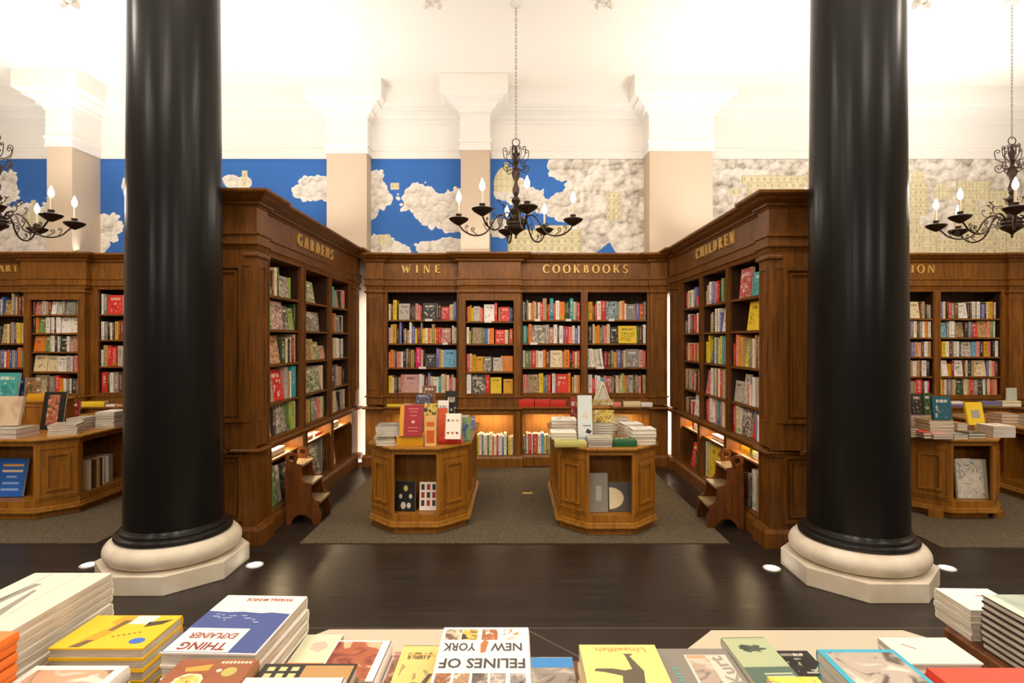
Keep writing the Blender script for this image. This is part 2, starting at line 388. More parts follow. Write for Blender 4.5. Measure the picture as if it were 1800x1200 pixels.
# mural: the painted wallpaper above the cases
def value_noise(h, w, fy, fx, seed):
    r = np.random.RandomState(seed); g = r.rand(int(fy) + 4, int(fx) + 4)
    ys = np.linspace(0, fy, h); xs = np.linspace(0, fx, w)
    yi = ys.astype(int); xi = xs.astype(int)
    ty = ys - yi; tx = xs - xi; ty = (ty * ty * (3 - 2 * ty))[:, None]; tx = (tx * tx * (3 - 2 * tx))[None]
    a = g[np.ix_(yi, xi)]; b = g[np.ix_(yi, xi + 1)]; c = g[np.ix_(yi + 1, xi)]; d = g[np.ix_(yi + 1, xi + 1)]
    return (a * (1 - tx) + b * tx) * (1 - ty) + (c * (1 - tx) + d * tx) * ty
def mural():
    x0, x1, z0, z1 = -7.9, 7.9, 2.75, 4.31
    st = 0.0088
    w = int((x1 - x0) / st); h = int((z1 - z0) / st)
    gx = np.linspace(x0, x1, w)[None].repeat(h, 0); gz = np.linspace(z0, z1, h)[:, None].repeat(w, 1)
    px = VPX + gx * 1000 / 8.2; py = VPY - (gz - EYE) * 1000 / 8.2
    f = lambda s, seed: value_noise(h, w, (z1 - z0) * s, (x1 - x0) * s, seed)
    n1 = f(3.2, 1) * .5 + f(7, 2) * .3 + f(15, 3) * .2
    # lumps: rounded cells
    r = np.random.RandomState(5)
    def cells(k, seed):
        best = np.full((h, w), 9.0); sh = np.zeros((h, w))
        cx = np.floor(gx * k); cz = np.floor(gz * k)
        for ox in (-1, 0, 1):
            for oz in (-1, 0, 1):
                ix, iz = cx + ox, cz + oz
                hs = np.sin(ix * 127.1 + iz * 311.7 + seed) * 43758.5; hs = hs - np.floor(hs)
                ht = np.sin(ix * 269.5 + iz * 183.3 + seed) * 24634.6; ht = ht - np.floor(ht)
                d = np.hypot(gx * k - ix - hs, gz * k - iz - ht)
                mk = d < best
                best = np.where(mk, d, best); sh = np.where(mk, (gz * k - iz - ht) - .5 * (gx * k - ix - hs), sh)
        return best, sh
    b1, s1 = cells(5, 1.0); b2, s2 = cells(13, 2.0)
    F = np.full((h, w), -1.0)
    for (cx, cy, rx, ry) in ((545, 332, 30, 20), (568, 325, 20, 16), (585, 335, 26, 22), (655, 325, 22, 26), (668, 350, 20, 16), (652, 372, 14, 16),
                             (735, 350, 34, 26), (765, 370, 30, 28), (800, 358, 34, 24), (795, 390, 30, 20), (820, 365, 30, 30), (675, 432, 30, 18), (700, 440, 22, 10), (765, 436, 34, 16), (795, 430, 26, 12),
                             (900, 335, 30, 22), (880, 400, 20, 16), (930, 352, 26, 22), (185, 400, 28, 26), (170, 432, 24, 16), (228, 330, 14, 22), (408, 318, 16, 12), (425, 322, 18, 10),
                             (10, 330, 26, 28), (-20, 340, 40, 40), (30, 400, 60, 40), (75, 420, 40, 24), (100, 380, 40, 30), (300, 350, 40, 30), (5, 430, 60, 30), (-50, 420, 80, 50)):
        F = np.maximum(F, 1 - np.sqrt(((px - cx) / rx) ** 2 + ((py - cy) / ry) ** 2))
    big = (px - 968) / 46.0 + 0.55 * np.sin(py / 11.0) - np.abs(py - 365) * 0.004
    F = np.maximum(F, np.clip(big, -1, 1))
    F = np.where((np.abs(px - 1068 - (py - 436) * -.3) < 16 - (443 - py) * .9) & (py > 424), -1, F)
    F = F + (0.42 - b1) * 0.5 + (0.4 - b2) * 0.3 + 0.08
    mask = F > 0.05
    edge = np.clip((F - 0.05) / 0.12, 0, 1)
    lump = np.clip(0.70 + 0.30 * s1 + 0.26 * s2 - 0.35 * (b1 - .45) - .3 * (b2 - .4), 0, 1)
    n2 = f(22, 11) * .6 + f(48, 12) * .4
    sw = np.abs(f(5, 31) * .6 + f(11, 32) * .4 - .5) * 5
    right = np.clip((px - 940) / 60, 0, 1)
    lum = np.clip(lump * 0.75 + n2 * 0.35 - 0.08 - right * .38 * np.clip(sw - .2, 0, 1) + right * .1, 0, 1)
    c_hi = np.array(hexc('f5efe5')); c_mid = np.array(hexc('d3cabd')); c_lo = np.array(hexc('8b8277'))
    u = lum[..., None]
    cloud = np.where(u > .5, c_mid + (c_hi - c_mid) * (u - .5) * 2, c_lo + (c_mid - c_lo) * u * 2)
    cloud = cloud * edge[..., None] + c_hi * (1 - edge[..., None])
    blue = np.array(hexc('3c6fba')) * (0.92 + 0.2 * np.clip((px - 100) / 900, 0, 1))[..., None] * (1 - 0.12 * f(1.2, 20))[..., None]
    rgb = np.where(mask[..., None], cloud, blue)
    ink = np.array(hexc('a89c76')); pale = np.array(hexc('e2d8b4'))
    def building(x_, y_, ww, hh, cols, kind='block'):
        nonlocal rgb
        X0, Y0 = x_, y_
        ins = (px > X0) & (px < X0 + ww) & (py > Y0) & (py < Y0 + hh)
        if kind == 'dome':
            cx = X0 + ww / 2
            ins = (((px - cx) / (ww / 2)) ** 2 + ((py - (Y0 + hh * .72)) / (hh * .72)) ** 2 < 1) & (py < Y0 + hh)
        lx = (px - X0) / ww; ly = (py - Y0) / hh
        win = (np.abs((lx * cols) % 1 - .5) < .16) & (np.abs((ly * max(1, round(hh / 13.0))) % 1 - .5) < .24)
        ln = (np.abs((ly * max(1, round(hh / 13.0))) % 1) < .08) | (lx < .03) | (lx > .97)
        c = pale * (0.78 + 0.3 * n2)[..., None]
        if kind == 'dome': win = np.abs((lx * cols) % 1 - .5) < .06
        c = np.where((win | ln)[..., None], ink * .9 + pale * .25, c)
        rgb = np.where(ins[..., None], c, rgb)
    building(868, 292, 46, 46, 5, 'dome'); building(886, 286, 8, 18, 1); building(893, 404, 130, 40, 11); building(940, 396, 60, 12, 6); building(425, 300, 10, 30, 1)
    building(1066, 338, 26, 50, 3); building(1303, 308, 116, 14, 10); building(1313, 320, 100, 36, 8); building(1284, 330, 20, 14, 2)
    building(686, 318 + 3, 16, 12, 2); building(55, 352, 8, 40, 1); building(44, 370, 34, 30, 4, 'dome'); building(664, 412, 22, 20, 3)
    r = np.random.RandomState(9)
    for i in range(26):
        xx = 1560 + r.randint(0, 230); yy = 335 + r.randint(0, 90)
        building(xx, yy, 18 + r.randint(0, 30), 20 + r.randint(0, 60), 2 + r.randint(0, 4), 'dome' if r.rand() < .2 else 'block')
    building(1640, 320, 34, 30, 5, 'dome'); building(1680, 318, 60, 34, 9); building(1600, 300, 26, 22, 3, 'dome'); building(1596, 320, 36, 60, 4)
    me = bpy.data.meshes.new('wall_mural')
    vs = np.stack([gx, np.full_like(gx, 8.196), gz], -1).reshape(-1, 3)
    idx = np.arange(h * w).reshape(h, w)
    fs = np.stack([idx[:-1, :-1], idx[:-1, 1:], idx[1:, 1:], idx[1:, :-1]], -1).reshape(-1, 4)
    me.vertices.add(len(vs)); me.vertices.foreach_set('co', vs.ravel())
    me.loops.add(int(fs.size)); me.loops.foreach_set('vertex_index', fs.ravel().astype(np.int32))
    me.polygons.add(len(fs)); me.polygons.foreach_set('loop_start', (np.arange(len(fs)) * 4).astype(np.int32))
    me.update(calc_edges=True)
    ca = me.color_attributes.new('paint', 'FLOAT_COLOR', 'POINT')
    ca.data.foreach_set('color', np.concatenate([rgb, np.ones((h, w, 1))], -1).astype(np.float32).ravel())
    mm = mat('mural_paint', (1, 1, 1), 0.75, spec=0.2); t, N, L, b = nt(mm)
    at_ = N.new('ShaderNodeAttribute'); at_.attribute_name = 'paint'; L.new(at_.outputs['Color'], b.inputs['Base Color'])
    me.materials.append(mm)
    o = bpy.data.objects.new('wall_mural', me); COL.objects.link(o); struct(o)
mural()

# columns
def column(x, y, near, lab):
    c = empty('column', (x, y, 0)); tag(c, lab, 'column', 'black columns on stone bases'); c['kind'] = 'thing'
    s = 0.383; R8 = s / (2 * math.sin(math.pi / 8))
    m = MB()
    pts = [(R8 * math.cos(R(22.5 + 45 * i)), R8 * math.sin(R(22.5 + 45 * i))) for i in range(8)]
    m.prism(pts, 0, 0.13)
    m.build('plinth', STONE, c, bevel=0.006)
    m = MB(); pr = [(.425, 0.13), (.43, .135)]
    for i in range(13):
        a = R(-80 + 160 * i / 12); pr.append((.375 + .075 * math.cos(a), .205 + .072 * math.sin(a)))
    pr += [(.375, .285)]
    m.lathe(pr, n=64); m.build('torus', STONE, c, smooth=True)
    m = MB()
    m.lathe([(.37, .278), (.383, .285), (.387, .30), (.381, .316), (.36, .322), (.352, .325), (.355, .335), (.35, .347), (.336, .352), (.330, .37)], n=64)
    m.build('base_ring', mat('base_ring_black', (0.012, 0.011, 0.01), 0.25), c, smooth=True)
    m = MB(); pr = []
    for i in range(25):
        z = .35 + i / 24 * 4.9; k = i / 24
        pr.append((.328 - .037 * k ** 1.2, z))
    m.lathe(pr, n=96); m.build('shaft', LACQ, c, smooth=True)
column(-2.53, 4.24, 3.84, 'glossy black column whose octagonal base stands beside the gardens bookcase')
column(2.485, 4.135, 3.84, 'glossy black column whose octagonal base stands beside the children bookcase')
for x, lab in ((-3.22, 'round floor uplight glowing on the outer side of the column by the gardens bookcase'),
               (-1.966, 'round floor uplight glowing on the aisle side of the column by the gardens bookcase'),
               (1.915, 'round floor uplight glowing on the aisle side of the column by the children bookcase'),
               (3.22, 'round floor uplight glowing on the outer side of the column by the children bookcase')):
    y = 4.30 if x < 0 else 4.24
    e = empty('floor_uplight', (x, y, 0)); tag(e, lab, 'light', 'uplights set in the floor')
    m = MB(); m.lathe([(.062, 0), (.062, .006), (.05, .009), (.048, .006)], n=24); m.build('rim', STEELW, e, smooth=True)
    m = MB(); m.lathe([(.047, .004), (.04, .009), (.0, .010)], n=24); m.build('lens', GLOW, e, smooth=True)
# ------------------------------------------------------------------ lettering: serif capitals built stroke by stroke
def glyph(ch):
    P = []; T, t, S = .2, .085, .055
    def v(x, y0, y1, w): P.append([(x - w / 2, y0), (x + w / 2, y0), (x + w / 2, y1), (x - w / 2, y1)])
    def h(x0, x1, y, w=S): P.append([(x0, y), (x1, y), (x1, y + w), (x0, y + w)])
    def d(x0, y0, x1, y1, w): P.append([(x0 - w / 2, y0), (x0 + w / 2, y0), (x1 + w / 2, y1), (x1 - w / 2, y1)] if y1 > y0 else [(x1 - w / 2, y1), (x1 + w / 2, y1), (x0 + w / 2, y0), (x0 - w / 2, y0)])
    def arc(cx, cy, rx, ry, a0, a1, wx=T, wy=t, n=18):
        for i in range(n):
            a, b = R(a0 + (a1 - a0) * i / n), R(a0 + (a1 - a0) * (i + 1) / n)
            q = [(cx + rx * math.cos(a), cy + ry * math.sin(a)), (cx + rx * math.cos(b), cy + ry * math.sin(b)),
                 (cx + (rx - wx) * math.cos(b), cy + (ry - wy) * math.sin(b)), (cx + (rx - wx) * math.cos(a), cy + (ry - wy) * math.sin(a))]
            P.append(q)
    if ch == 'I': v(.2, 0, 1, T); h(.04, .36, 0); h(.04, .36, 1 - S); w = .4
    elif ch == 'N': v(.14, 0, 1, t); v(.74, 0, 1, t); d(.16, 1, .72, 0, T); h(.02, .28, 0); h(0, .2, 1 - S); h(.62, .88, 1 - S); w = .88
    elif ch == 'E': v(.16, 0, 1, T); h(.02, .62, 0, t); h(.02, .6, 1 - t, t); h(.2, .48, .48, t); v(.61, 0, .2, .04); v(.59, .82, 1, .04); v(.48, .4, .62, .04); w = .66
    elif ch == 'W': d(.1, 1, .34, 0, T); d(.34, 0, .56, 1, t); d(.5, 1, .76, 0, T); d(.76, 0, 1.0, 1, t); h(0, .26, 1 - S); h(.4, .66, 1 - S); h(.88, 1.12, 1 - S); w = 1.12
    elif ch == 'A': d(.1, 0, .42, 1, t); d(.72, 0, .42, 1, T); h(.22, .62, .32, t); h(0, .24, 0); h(.56, .86, 0); w = .86
    elif ch == 'R': v(.17, 0, 1, T); arc(.3, .74, .32, .26, -90, 90); h(.02, .34, 0); h(.02, .34, 1 - t, t); h(.2, .36, .48, t); d(.66, 0, .36, .5, T); h(.56, .8, 0); w = .8
    elif ch == 'B': v(.17, 0, 1, T); arc(.3, .75, .28, .25, -90, 90); arc(.3, .27, .36, .27, -90, 90); h(.02, .34, 0, t); h(.02, .34, 1 - t, t); h(.2, .34, .48, t); w = .7
    elif ch == 'D': v(.17, 0, 1, T); arc(.3, .5, .5, .5, -90, 90); h(.02, .34, 0, t); h(.02, .34, 1 - t, t); w = .84
    elif ch == 'O': arc(.46, .5, .46, .52, 0, 360, n=36); w = .92
    elif ch == 'C': arc(.46, .5, .46, .52, 48, 312, n=28); v(.76, .7, .98, .05); v(.76, .04, .26, .04); w = .82
    elif ch == 'G': arc(.46, .5, .46, .52, 50, 320, n=28); v(.76, .72, .98, .05); v(.74, .02, .42, T * .9); h(.56, .9, .4); w = .9
    elif ch == 'K': v(.17, 0, 1, T); h(.02, .34, 0); h(.02, .34, 1 - S); d(.26, .42, .68, 1, t); d(.7, 0, .36, .58, T); h(.52, .86, 0); h(.54, .82, 1 - S); w = .86
    elif ch == 'S': arc(.3, .74, .26, .27, 40, 250, .12, .08); arc(.3, .26, .28, .27, -140, 80, .13, .08); v(.51, .76, 1, .04); v(.05, 0, .26, .04); w = .6
    elif ch == 'H': v(.17, 0, 1, T); v(.71, 0, 1, T); h(.2, .7, .47, t); [h(a, a + .32, y) for a in (.01, .55) for y in (0, 1 - S)]; w = .88
    elif ch == 'L': v(.17, 0, 1, T); h(.02, .34, 1 - S); h(.02, .64, 0, t); v(.63, 0, .24, .04); w = .68
    elif ch == 'T': v(.38, 0, 1, T); h(.03, .73, 1 - t, t); v(.05, .78, 1, .04); v(.71, .78, 1, .04); h(.22, .54, 0); w = .76
    elif ch == 'F': v(.16, 0, 1, T); h(.02, .32, 0); h(.02, .6, 1 - t, t); h(.2, .48, .46, t); v(.59, .8, 1, .04); v(.48, .38, .6, .04); w = .64
    return P, w
def sign(word, xc, z, hgt, total, y, parent, name='gilt_letter'):
    gs = [glyph(c) for c in word]; ws = sum(g[1] for g in gs) * hgt
    gap = (total - ws) / max(1, len(word) - 1); x = xc - total / 2
    for ch, (P, w) in zip(word, gs):
        m = MB()
        for q in P:
            m.prism([(x + a * hgt, z + b_ * hgt) for a, b_ in q][::-1], y - 0.022, y, axis='y')
        o = m.build(name, BRASS, parent); o['label'] = 'gilt letter %s of %s' % (ch, word)
        x += w * hgt + gap

# ------------------------------------------------------------------ bookcases
def pilaster(root, x0, x1, y, z0, z1, panels, W):
    m = MB(); m.box(x0, x1, y, y + 0.12, z0, z1)
    for a, c in panels: m.frame((x0 + .035, y, a), (1, 0, 0), (0, 0, 1), (0, -1, 0), x1 - x0 - .07, c - a, .018, .01)
    m.build('pilaster', W, root)

def bookcase(root, x0, x1, bays, path_steps, T, W, pil, zled, low, lowmid=None, depth=.30, ldy=-.10, side_end=None, niche_lit=True):
    """x0..x1 width; bays [(a,b,top,bottom,[shelf z],dy)]; path_steps the plan of the front, left to right."""
    D = depth
    m = MB()                                              # carcass: back, dividers, header, aprons
    m.box(x0, x1, D - .02, D, .0, T - .02)
    xs = x0
    for a, c, top, bot, sh, dy in bays:
        m.box(xs, a, 0 if dy == 0 else 0, D - .02, zled, T - .35)
        m.box(a, c, dy, D - .02, top, T - .35)           # header
        m.box(a, c, dy, D - .02, zled, bot)              # apron
        if dy < 0:
            m.box(a - .09, a, dy, 0, zled, T - .35); m.box(c, c + .09, dy, 0, zled, T - .35)
        xs = c
    m.box(xs, x1, 0, D - .02, zled, T - .35)
    m.box(x0, x1, 0, D - .02, T - .35, T - .012)
    m.build('carcass', W, root)
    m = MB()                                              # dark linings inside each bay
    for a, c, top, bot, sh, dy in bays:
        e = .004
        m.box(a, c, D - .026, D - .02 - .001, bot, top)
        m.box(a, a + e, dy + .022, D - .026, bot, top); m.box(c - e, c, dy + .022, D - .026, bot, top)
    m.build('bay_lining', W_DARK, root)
    for a, c, top, bot, sh, dy in bays:
        for z in sh:
            m = MB(); m.box(a + .004, c - .004, dy + .012, D - .03, z - .022, z); m.build('shelf', W, root)
        mm = MB(); mm.frame((a - .02, dy, bot - .02), (1, 0, 0), (0, 0, 1), (0, -1, 0), c - a + .04, top - bot + .04, .02, .008); mm.build('bay_moulding', W, root)
    # entablature
    pr = [(-.03, T), (.15, T), (.15, T - .018), (.142, T - .03), (.115, T - .042), (.095, T - .06), (.055, T - .078), (.042, T - .082), (.042, T - .098), (.02, T - .104), (.012, T - .118), (0, T - .122), (-.03, T - .122)]
    m = MB(); m.sweep(path_steps, pr); m.build('cornice', W, root)
    pr = [(-.03, T - .122), (.005, T - .122), (.005, T - .325), (.034, T - .33), (.034, T - .348), (.02, T - .358), (.02, T - .41), (.03, T - .416), (.03, T - .432), (.012, T - .445), (.006, T - .475), (-.03, T - .475)]
    m = MB(); m.sweep(path_steps, pr); m.build('frieze', W, root)
    pr = [(-.03, T - .50), (.016, T - .50), (.022, T - .512), (.022, T - .528), (.006, T - .54), (-.03, T - .54)]
    for (a, c, y) in pil:
        m = MB(); m.sweep([(a, y + .1), (a, y), (c, y), (c, y + .1)], pr); m.build('capital', W, root)
        pilaster(root, a, c, y, zled + .02, T - .46, [(1.02, T - .60)], W)
    for a, c, top, bot, sh, dy in bays:
        if dy < 0:
            m = MB(); m.sweep([(a - .09, dy + .08), (a - .09, dy), (c + .09, dy), (c + .09, dy + .08)], pr); m.build('capital', W, root)
    # string moulding above the ledge, ledge, lower cabinet
    zb = min(b_[3] for b_ in bays)
    pr = [(-.03, zb - .055), (.01, zb - .055), (.022, zb - .05), (.022, zb - .038), (.006, zb - .03), (-.03, zb - .03)]
    m = MB(); m.sweep(path_steps, pr); m.build('waist_moulding', W, root)
    lp = [(px_, py_ + (ldy if 0 < i < len(path_steps) - 1 else 0)) for i, (px_, py_) in enumerate(path_steps)]
    m = MB(); m.sweep(lp, [(-.25, zled - .03), (.018, zled - .03), (.03, zled - .022), (.03, zled - .008), (.022, zled), (-.25, zled)]); m.build('ledge', W, root)
    m = MB(); hz = low[1]; lz = low[0]
    xs = x0
    for a, c, top, bot, sh, dy in bays:
        m.box(xs, a, ldy, D - .02, .0, zled - .03)
        m.box(a, c, ldy + dy, D - .02, hz, zled - .03)
        m.box(a, c, ldy + dy, D - .02, .06, lz)
        if dy < 0: m.box(a - .09, a, ldy + dy, ldy, .0, zled - .03); m.box(c, c + .09, ldy + dy, ldy, .0, zled - .03)
        m.frame((a - .018, ldy + dy, lz - .018), (1, 0, 0), (0, 0, 1), (0, -1, 0), c - a + .036, hz - lz + .036, .018, .008)
        xs = c
    m.box(xs, x1, ldy, D - .02, .0, zled - .03)
    m.build('lower_cabinet', W, root)
    m = MB()
    for a, c, top, bot, sh, dy in bays: m.box(a + .002, c - .002, D - .028, D - .021, lz, hz)
    m.build('niche_back', NICHE, root)
    if lowmid:
        for a, c, top, bot, sh, dy in bays:
            m = MB(); m.box(a + .004, c - .004, ldy + .02, D - .03, lowmid - .02, lowmid); m.build('shelf', W, root)
    pp = [(px_, py_ + (ldy if 0 < i < len(path_steps) - 1 else 0)) for i, (px_, py_) in enumerate(path_steps)]
    m = MB(); m.sweep(pp, [(-.03, 0), (.03, 0), (.03, .12), (.022, .135), (.012, .15), (.012, .155), (-.03, .155)]); m.build('plinth', W, root)

CASES = {}
def to_world(key, lx, ly):
    ox, oy, rz = CASES[key]; c, s = math.cos(rz), math.sin(rz)
    return ox + lx * c - ly * s, oy + lx * s + ly * c
def light_at(key, lx, ly, z, sx, sy, p, col=AMBER):
    x, y = to_world(key, lx, ly)
    area('niche_light', (x, y, z), (0, 0, CASES[key][2]), sx, sy, p, col)

# centre case
CASES['c'] = (0, 7.82, 0)
rt = empty('wall_bookcase', (0, 7.82, 0)); tag(rt, 'long mahogany wall bookcase signed WINE and COOKBOOKS between two side bookcases', 'bookcase', 'mahogany wall bookcases')
z4 = [1.983, 1.659, 1.326]
bays_c = [(-1.755, -.796, 2.363, .975, z4, 0), (-.67, -.015, 2.243, .975, [1.96, 1.655, 1.275], -.10), (.10, .91, 2.363, .975, z4, 0), (1.0, 1.82, 2.363, .975, z4, 0)]
bookcase(rt, -2.03, 2.08, bays_c,
         [(-2.03, .3), (-2.03, -.05), (-1.80, -.05), (-1.80, 0), (-.76, 0), (-.76, -.10), (.075, -.10), (.075, 0), (1.85, 0), (1.85, -.05), (2.08, -.05), (2.08, .3)],
         2.88, W_CASE, [(-2.03, -1.80, -.05), (1.85, 2.08, -.05)], .80, (.156, .70))
sign('WINE', X(740, 7.8), Z(480, 7.82), .115, .53, 0, rt)
sign('COOKBOOKS', X(1029, 7.8), Z(480, 7.82), .115, 1.17, 0, rt)
for a, c, *_ in bays_c: light_at('c', (a + c) / 2, .10, .693, (c - a) * .7, .08, 4.5)

# gardens / children
def side_case(key, x, y0, sgn, T, opens, shelves, bot, words, lab, W):
    L_ = 3.12 if sgn < 0 else 3.0
    rz = R(90) if sgn < 0 else R(-90)
    oy = y0 if sgn < 0 else y0 + L_
    CASES[key] = (x, oy, rz)
    r = empty('side_bookcase', (x, oy, 0), rz); tag(r, lab, 'bookcase', 'mahogany side bookcases')
    if sgn > 0: opens = [(L_ - c, L_ - a) for a, c in opens][::-1]
    bays = [(a, c, 2.445, bot, shelves, 0) for a, c in opens]
    y_ = -.04
    if sgn < 0: ps = [(0, .95), (0, y_), (.2, y_), (.2, 0), (L_ - .2, 0), (L_ - .2, y_), (L_, y_), (L_, .95)]
    else: ps = [(0, .95), (0, y_), (.2, y_), (.2, 0), (L_ - .2, 0), (L_ - .2, y_), (L_, y_), (L_, .95)]
    bookcase(r, 0.0, L_, bays, ps, T, W, [(0, .2, y_), (L_ - .2, L_, y_)], .795, (.17, .735), lowmid=.62, ldy=-.02)
    # gable end towards the aisle and the body behind the shelves
    m = MB(); e0, e1 = (-.006, .02) if sgn < 0 else (L_ - .02, L_ + .006)
    m.box(0.02, L_ - .02, .31, .93, 0.02, T - .02)
    m.box(e0, e1, -.034, .956, 0, T - .03)
    xf = e0 if sgn < 0 else e1; nx = -1 if sgn < 0 else 1
    for za, zb_ in ((.20, .76), (1.02, T - .60)):
        m.frame((xf, .07, za), (0, 1, 0), (0, 0, 1), (nx, 0, 0), .78, zb_ - za, .03, .02); m.frame((xf, .12, za + .05), (0, 1, 0), (0, 0, 1), (nx, 0, 0), .68, zb_ - za - .1, .016, .012)
    m.frame((xf, -.0, 1.02), (0, 1, 0), (0, 0, 1), (nx, 0, 0), .08, T - 1.62, .012, .008)
    m.build('end_panel', W, r)
    sign(words[0], words[1], words[2], .12, words[3], 0, r)
    for a, c in opens: light_at(key, (a + c) / 2, .09, .73, (c - a) * .75, .07, 9)
    return r
GO = [(.33, 1.07), (1.21, 1.96), (2.06, 2.81)]
CO = [(.24, .98), (1.06, 1.80), (1.88, 2.56)]
side_case('g', -2.19, 4.735, -1, 2.93, GO, [2.11, 1.80, 1.48, 1.13], .815, ('GARDENS', 1.52, 2.655, 1.10), 'mahogany side bookcase signed GARDENS, its end beside a black column', W_SIDE)
side_case('h', 2.13, 4.67, 1, 2.90, CO, [2.10, 1.79, 1.45, 1.10], .80, ('CHILDREN', 3.0 - 1.39, 2.64, 1.15), 'mahogany side bookcase signed CHILDREN, its end beside a black column', W_SIDE)

# wall cases beyond the columns
CASES['a'] = (0, 7.82, 0); CASES['f'] = (0, 7.82, 0)
rt = empty('wall_bookcase', (-5.3, 7.82, 0)); CASES['a'] = (-5.3, 7.82, 0)
tag(rt, 'mahogany wall bookcase signed ART behind the long display table', 'bookcase', 'mahogany wall bookcases')
sh = lambda l: [(a + 5.3, c + 5.3, tp, bt, s_, dy) for a, c, tp, bt, s_, dy in l]
bays_a = sh([(-7.5, -6.73, 2.363, .98, [2.055, 1.66, 1.326], 0), (-6.58, -5.93, 2.25, .98, [2.05, 1.80, 1.545, 1.273], -.10), (-5.725, -4.95, 2.40, .98, [2.06, 1.71, 1.343], 0), (-4.85, -4.10, 2.36, .98, z4, 0)])
w_ = lambda l: [(x + 5.3, y) for x, y in l]
bookcase(rt, -7.7 + 5.3, -3.2 + 5.3, bays_a, w_([(-7.7, .3), (-7.7, 0), (-6.70, 0), (-6.70, -.10), (-5.82, -.10), (-5.82, 0), (-3.45, 0), (-3.45, -.05), (-3.2, -.05), (-3.2, .3)]), 2.88, W_CASE, [(-3.45 + 5.3, -3.2 + 5.3, -.05)], .80, (.156, .70))
sign('ART', X(14, 7.8) + 5.3, Z(478, 7.82), .095, .27, 0, rt)
for a, c, *_ in bays_a: light_at('a', (a + c) / 2, .10, .693, (c - a) * .7, .08, 4.5)
rt = empty('wall_bookcase', (5.3, 7.82, 0)); CASES['f'] = (5.3, 7.82, 0)
tag(rt, 'mahogany wall bookcase signed FICTION behind the black column', 'bookcase', 'mahogany wall bookcases')
z5 = [2.0, 1.74, 1.474, 1.203]
bays_f = [(a - 5.3, c - 5.3, 2.37, .95, z5, 0) for a, c in ((3.6, 4.25), (4.35, 4.92), (5.02, 5.76), (5.85, 6.69), (7.05, 7.6))]
bookcase(rt, 3.2 - 5.3, 7.7 - 5.3, bays_f, [(x - 5.3, y) for x, y in [(3.2, .3), (3.2, -.05), (3.45, -.05), (3.45, 0), (6.75, 0), (6.75, -.05), (7.0, -.05), (7.0, 0), (7.7, 0), (7.7, .3)]], 2.88, W_CASE, [(3.2 - 5.3, 3.45 - 5.3, -.05), (6.75 - 5.3, 7.0 - 5.3, -.05)], .80, (.156, .70))
sign('FICTION', X(1593, 7.8) - 5.3, Z(480, 7.82), .115, .79, 0, rt)
for a, c, *_ in bays_f: light_at('f', (a + c) / 2, .10, .693, (c - a) * .7, .08, 4.5)
# glowing slots between the side cases and the wall case
for x in (-2.09, 2.10):
    area('slot_light', (x, 7.88, 0.03), (R(180), 0, 0), 0.04, 0.05, 1.5, SOFT)
    area('slot_light', (x, 7.80, 1.2), (R(90), 0, 0), 0.03, 2.2, 5.0, SOFT)

# ------------------------------------------------------------------ books
PAL = dict(k='151210', K='3a3432', g='8d8578', G='bdb2a0', w='f0e8da', c='e3cfa4', t='bf9a66', b='3c62a4', N='34502f', n='6f8a4c', l='a8be4a',
           r='d8362a', R='8e2a2c', o='ec8226', O='c2501f', y='f0ce2e', Y='d99c1c', p='ec8a78', P='dc2a68', v='7470a8', m='6e4226', d='d9a49a', s='74b0cc', a='43a3a3')
CN = dict(k='black', K='charcoal', g='grey', G='pale-grey', w='white', c='cream', t='tan', b='blue', N='dark-green', n='green', l='lime', r='red', R='maroon',
          o='orange', O='rust', y='yellow', Y='mustard', p='salmon', P='magenta', v='violet', m='brown', d='dusty-pink', s='sky-blue', a='teal')
ORD = 'first second third fourth fifth sixth seventh eighth ninth tenth eleventh twelfth thirteenth fourteenth fifteenth sixteenth seventeenth eighteenth nineteenth twentieth'.split()
ORD += ['%d%s' % (i, {1: 'st', 2: 'nd', 3: 'rd'}.get(i % 10, 'th')) for i in range(21, 60)]
def bcol(c, j=0.1):
    r_, g_, b_ = hexc(PAL[c]); k = 1 + rnd.uniform(-j, j)
    return (min(1, r_ * k * (1 + rnd.uniform(-.05, .05))), min(1, g_ * k), min(1, b_ * k * (1 + rnd.uniform(-.06, .06))), 1)
def book_geo(w, h, t, hard=True, spine='L', mats=(0, 1)):
    """A closed book lying flat: width w along x, height h along y, thickness t; spine on one side."""
    mc, mp = MB(), MB(); e = .003 if hard else .0006; bt = .003 if hard else .0008
    bt = min(bt, t * .2)
    x0, x1, y0, y1 = -w / 2, w / 2, -h / 2, h / 2
    px0, px1, py0, py1 = x0 + e, x1 - e, y0 + e, y1 - e
    mc.box(x0, x1, y0, y1, 0, bt); mc.box(x0, x1, y0, y1, t - bt, t)
    # rounded spine strip
    k = 5; b = min(.004, t * .25)
    arc = [(-b * math.sin(math.pi * i / k) * .9, t * i / k) for i in range(k + 1)]
    th = .0022
    if spine in 'LR':
        s = 1 if spine == 'L' else -1; xs = x0 if s > 0 else x1
        q = [(xs + s * a, z) for a, z in arc] + [(xs + s * th, t), (xs + s * th, 0)]
        if s > 0: q = q[::-1]
        mc.prism(q[::-1] if s > 0 else q, y0, y1, axis='y')
        if s > 0: px0 = x0 + th
        else: px1 = x1 - th
    else:
        s = 1 if spine == 'N' else -1; ys = y0 if s > 0 else y1
        q = [(ys + s * a, z) for a, z in arc] + [(ys + s * th, t), (ys + s * th, 0)]
        mc.prism(q if s < 0 else q, x0, x1, axis='x')
        if s > 0: py0 = y0 + th
        else: py1 = y1 - th
    mp.box(px0, px1, py0, py1, bt, t - bt)
    return mc, mp
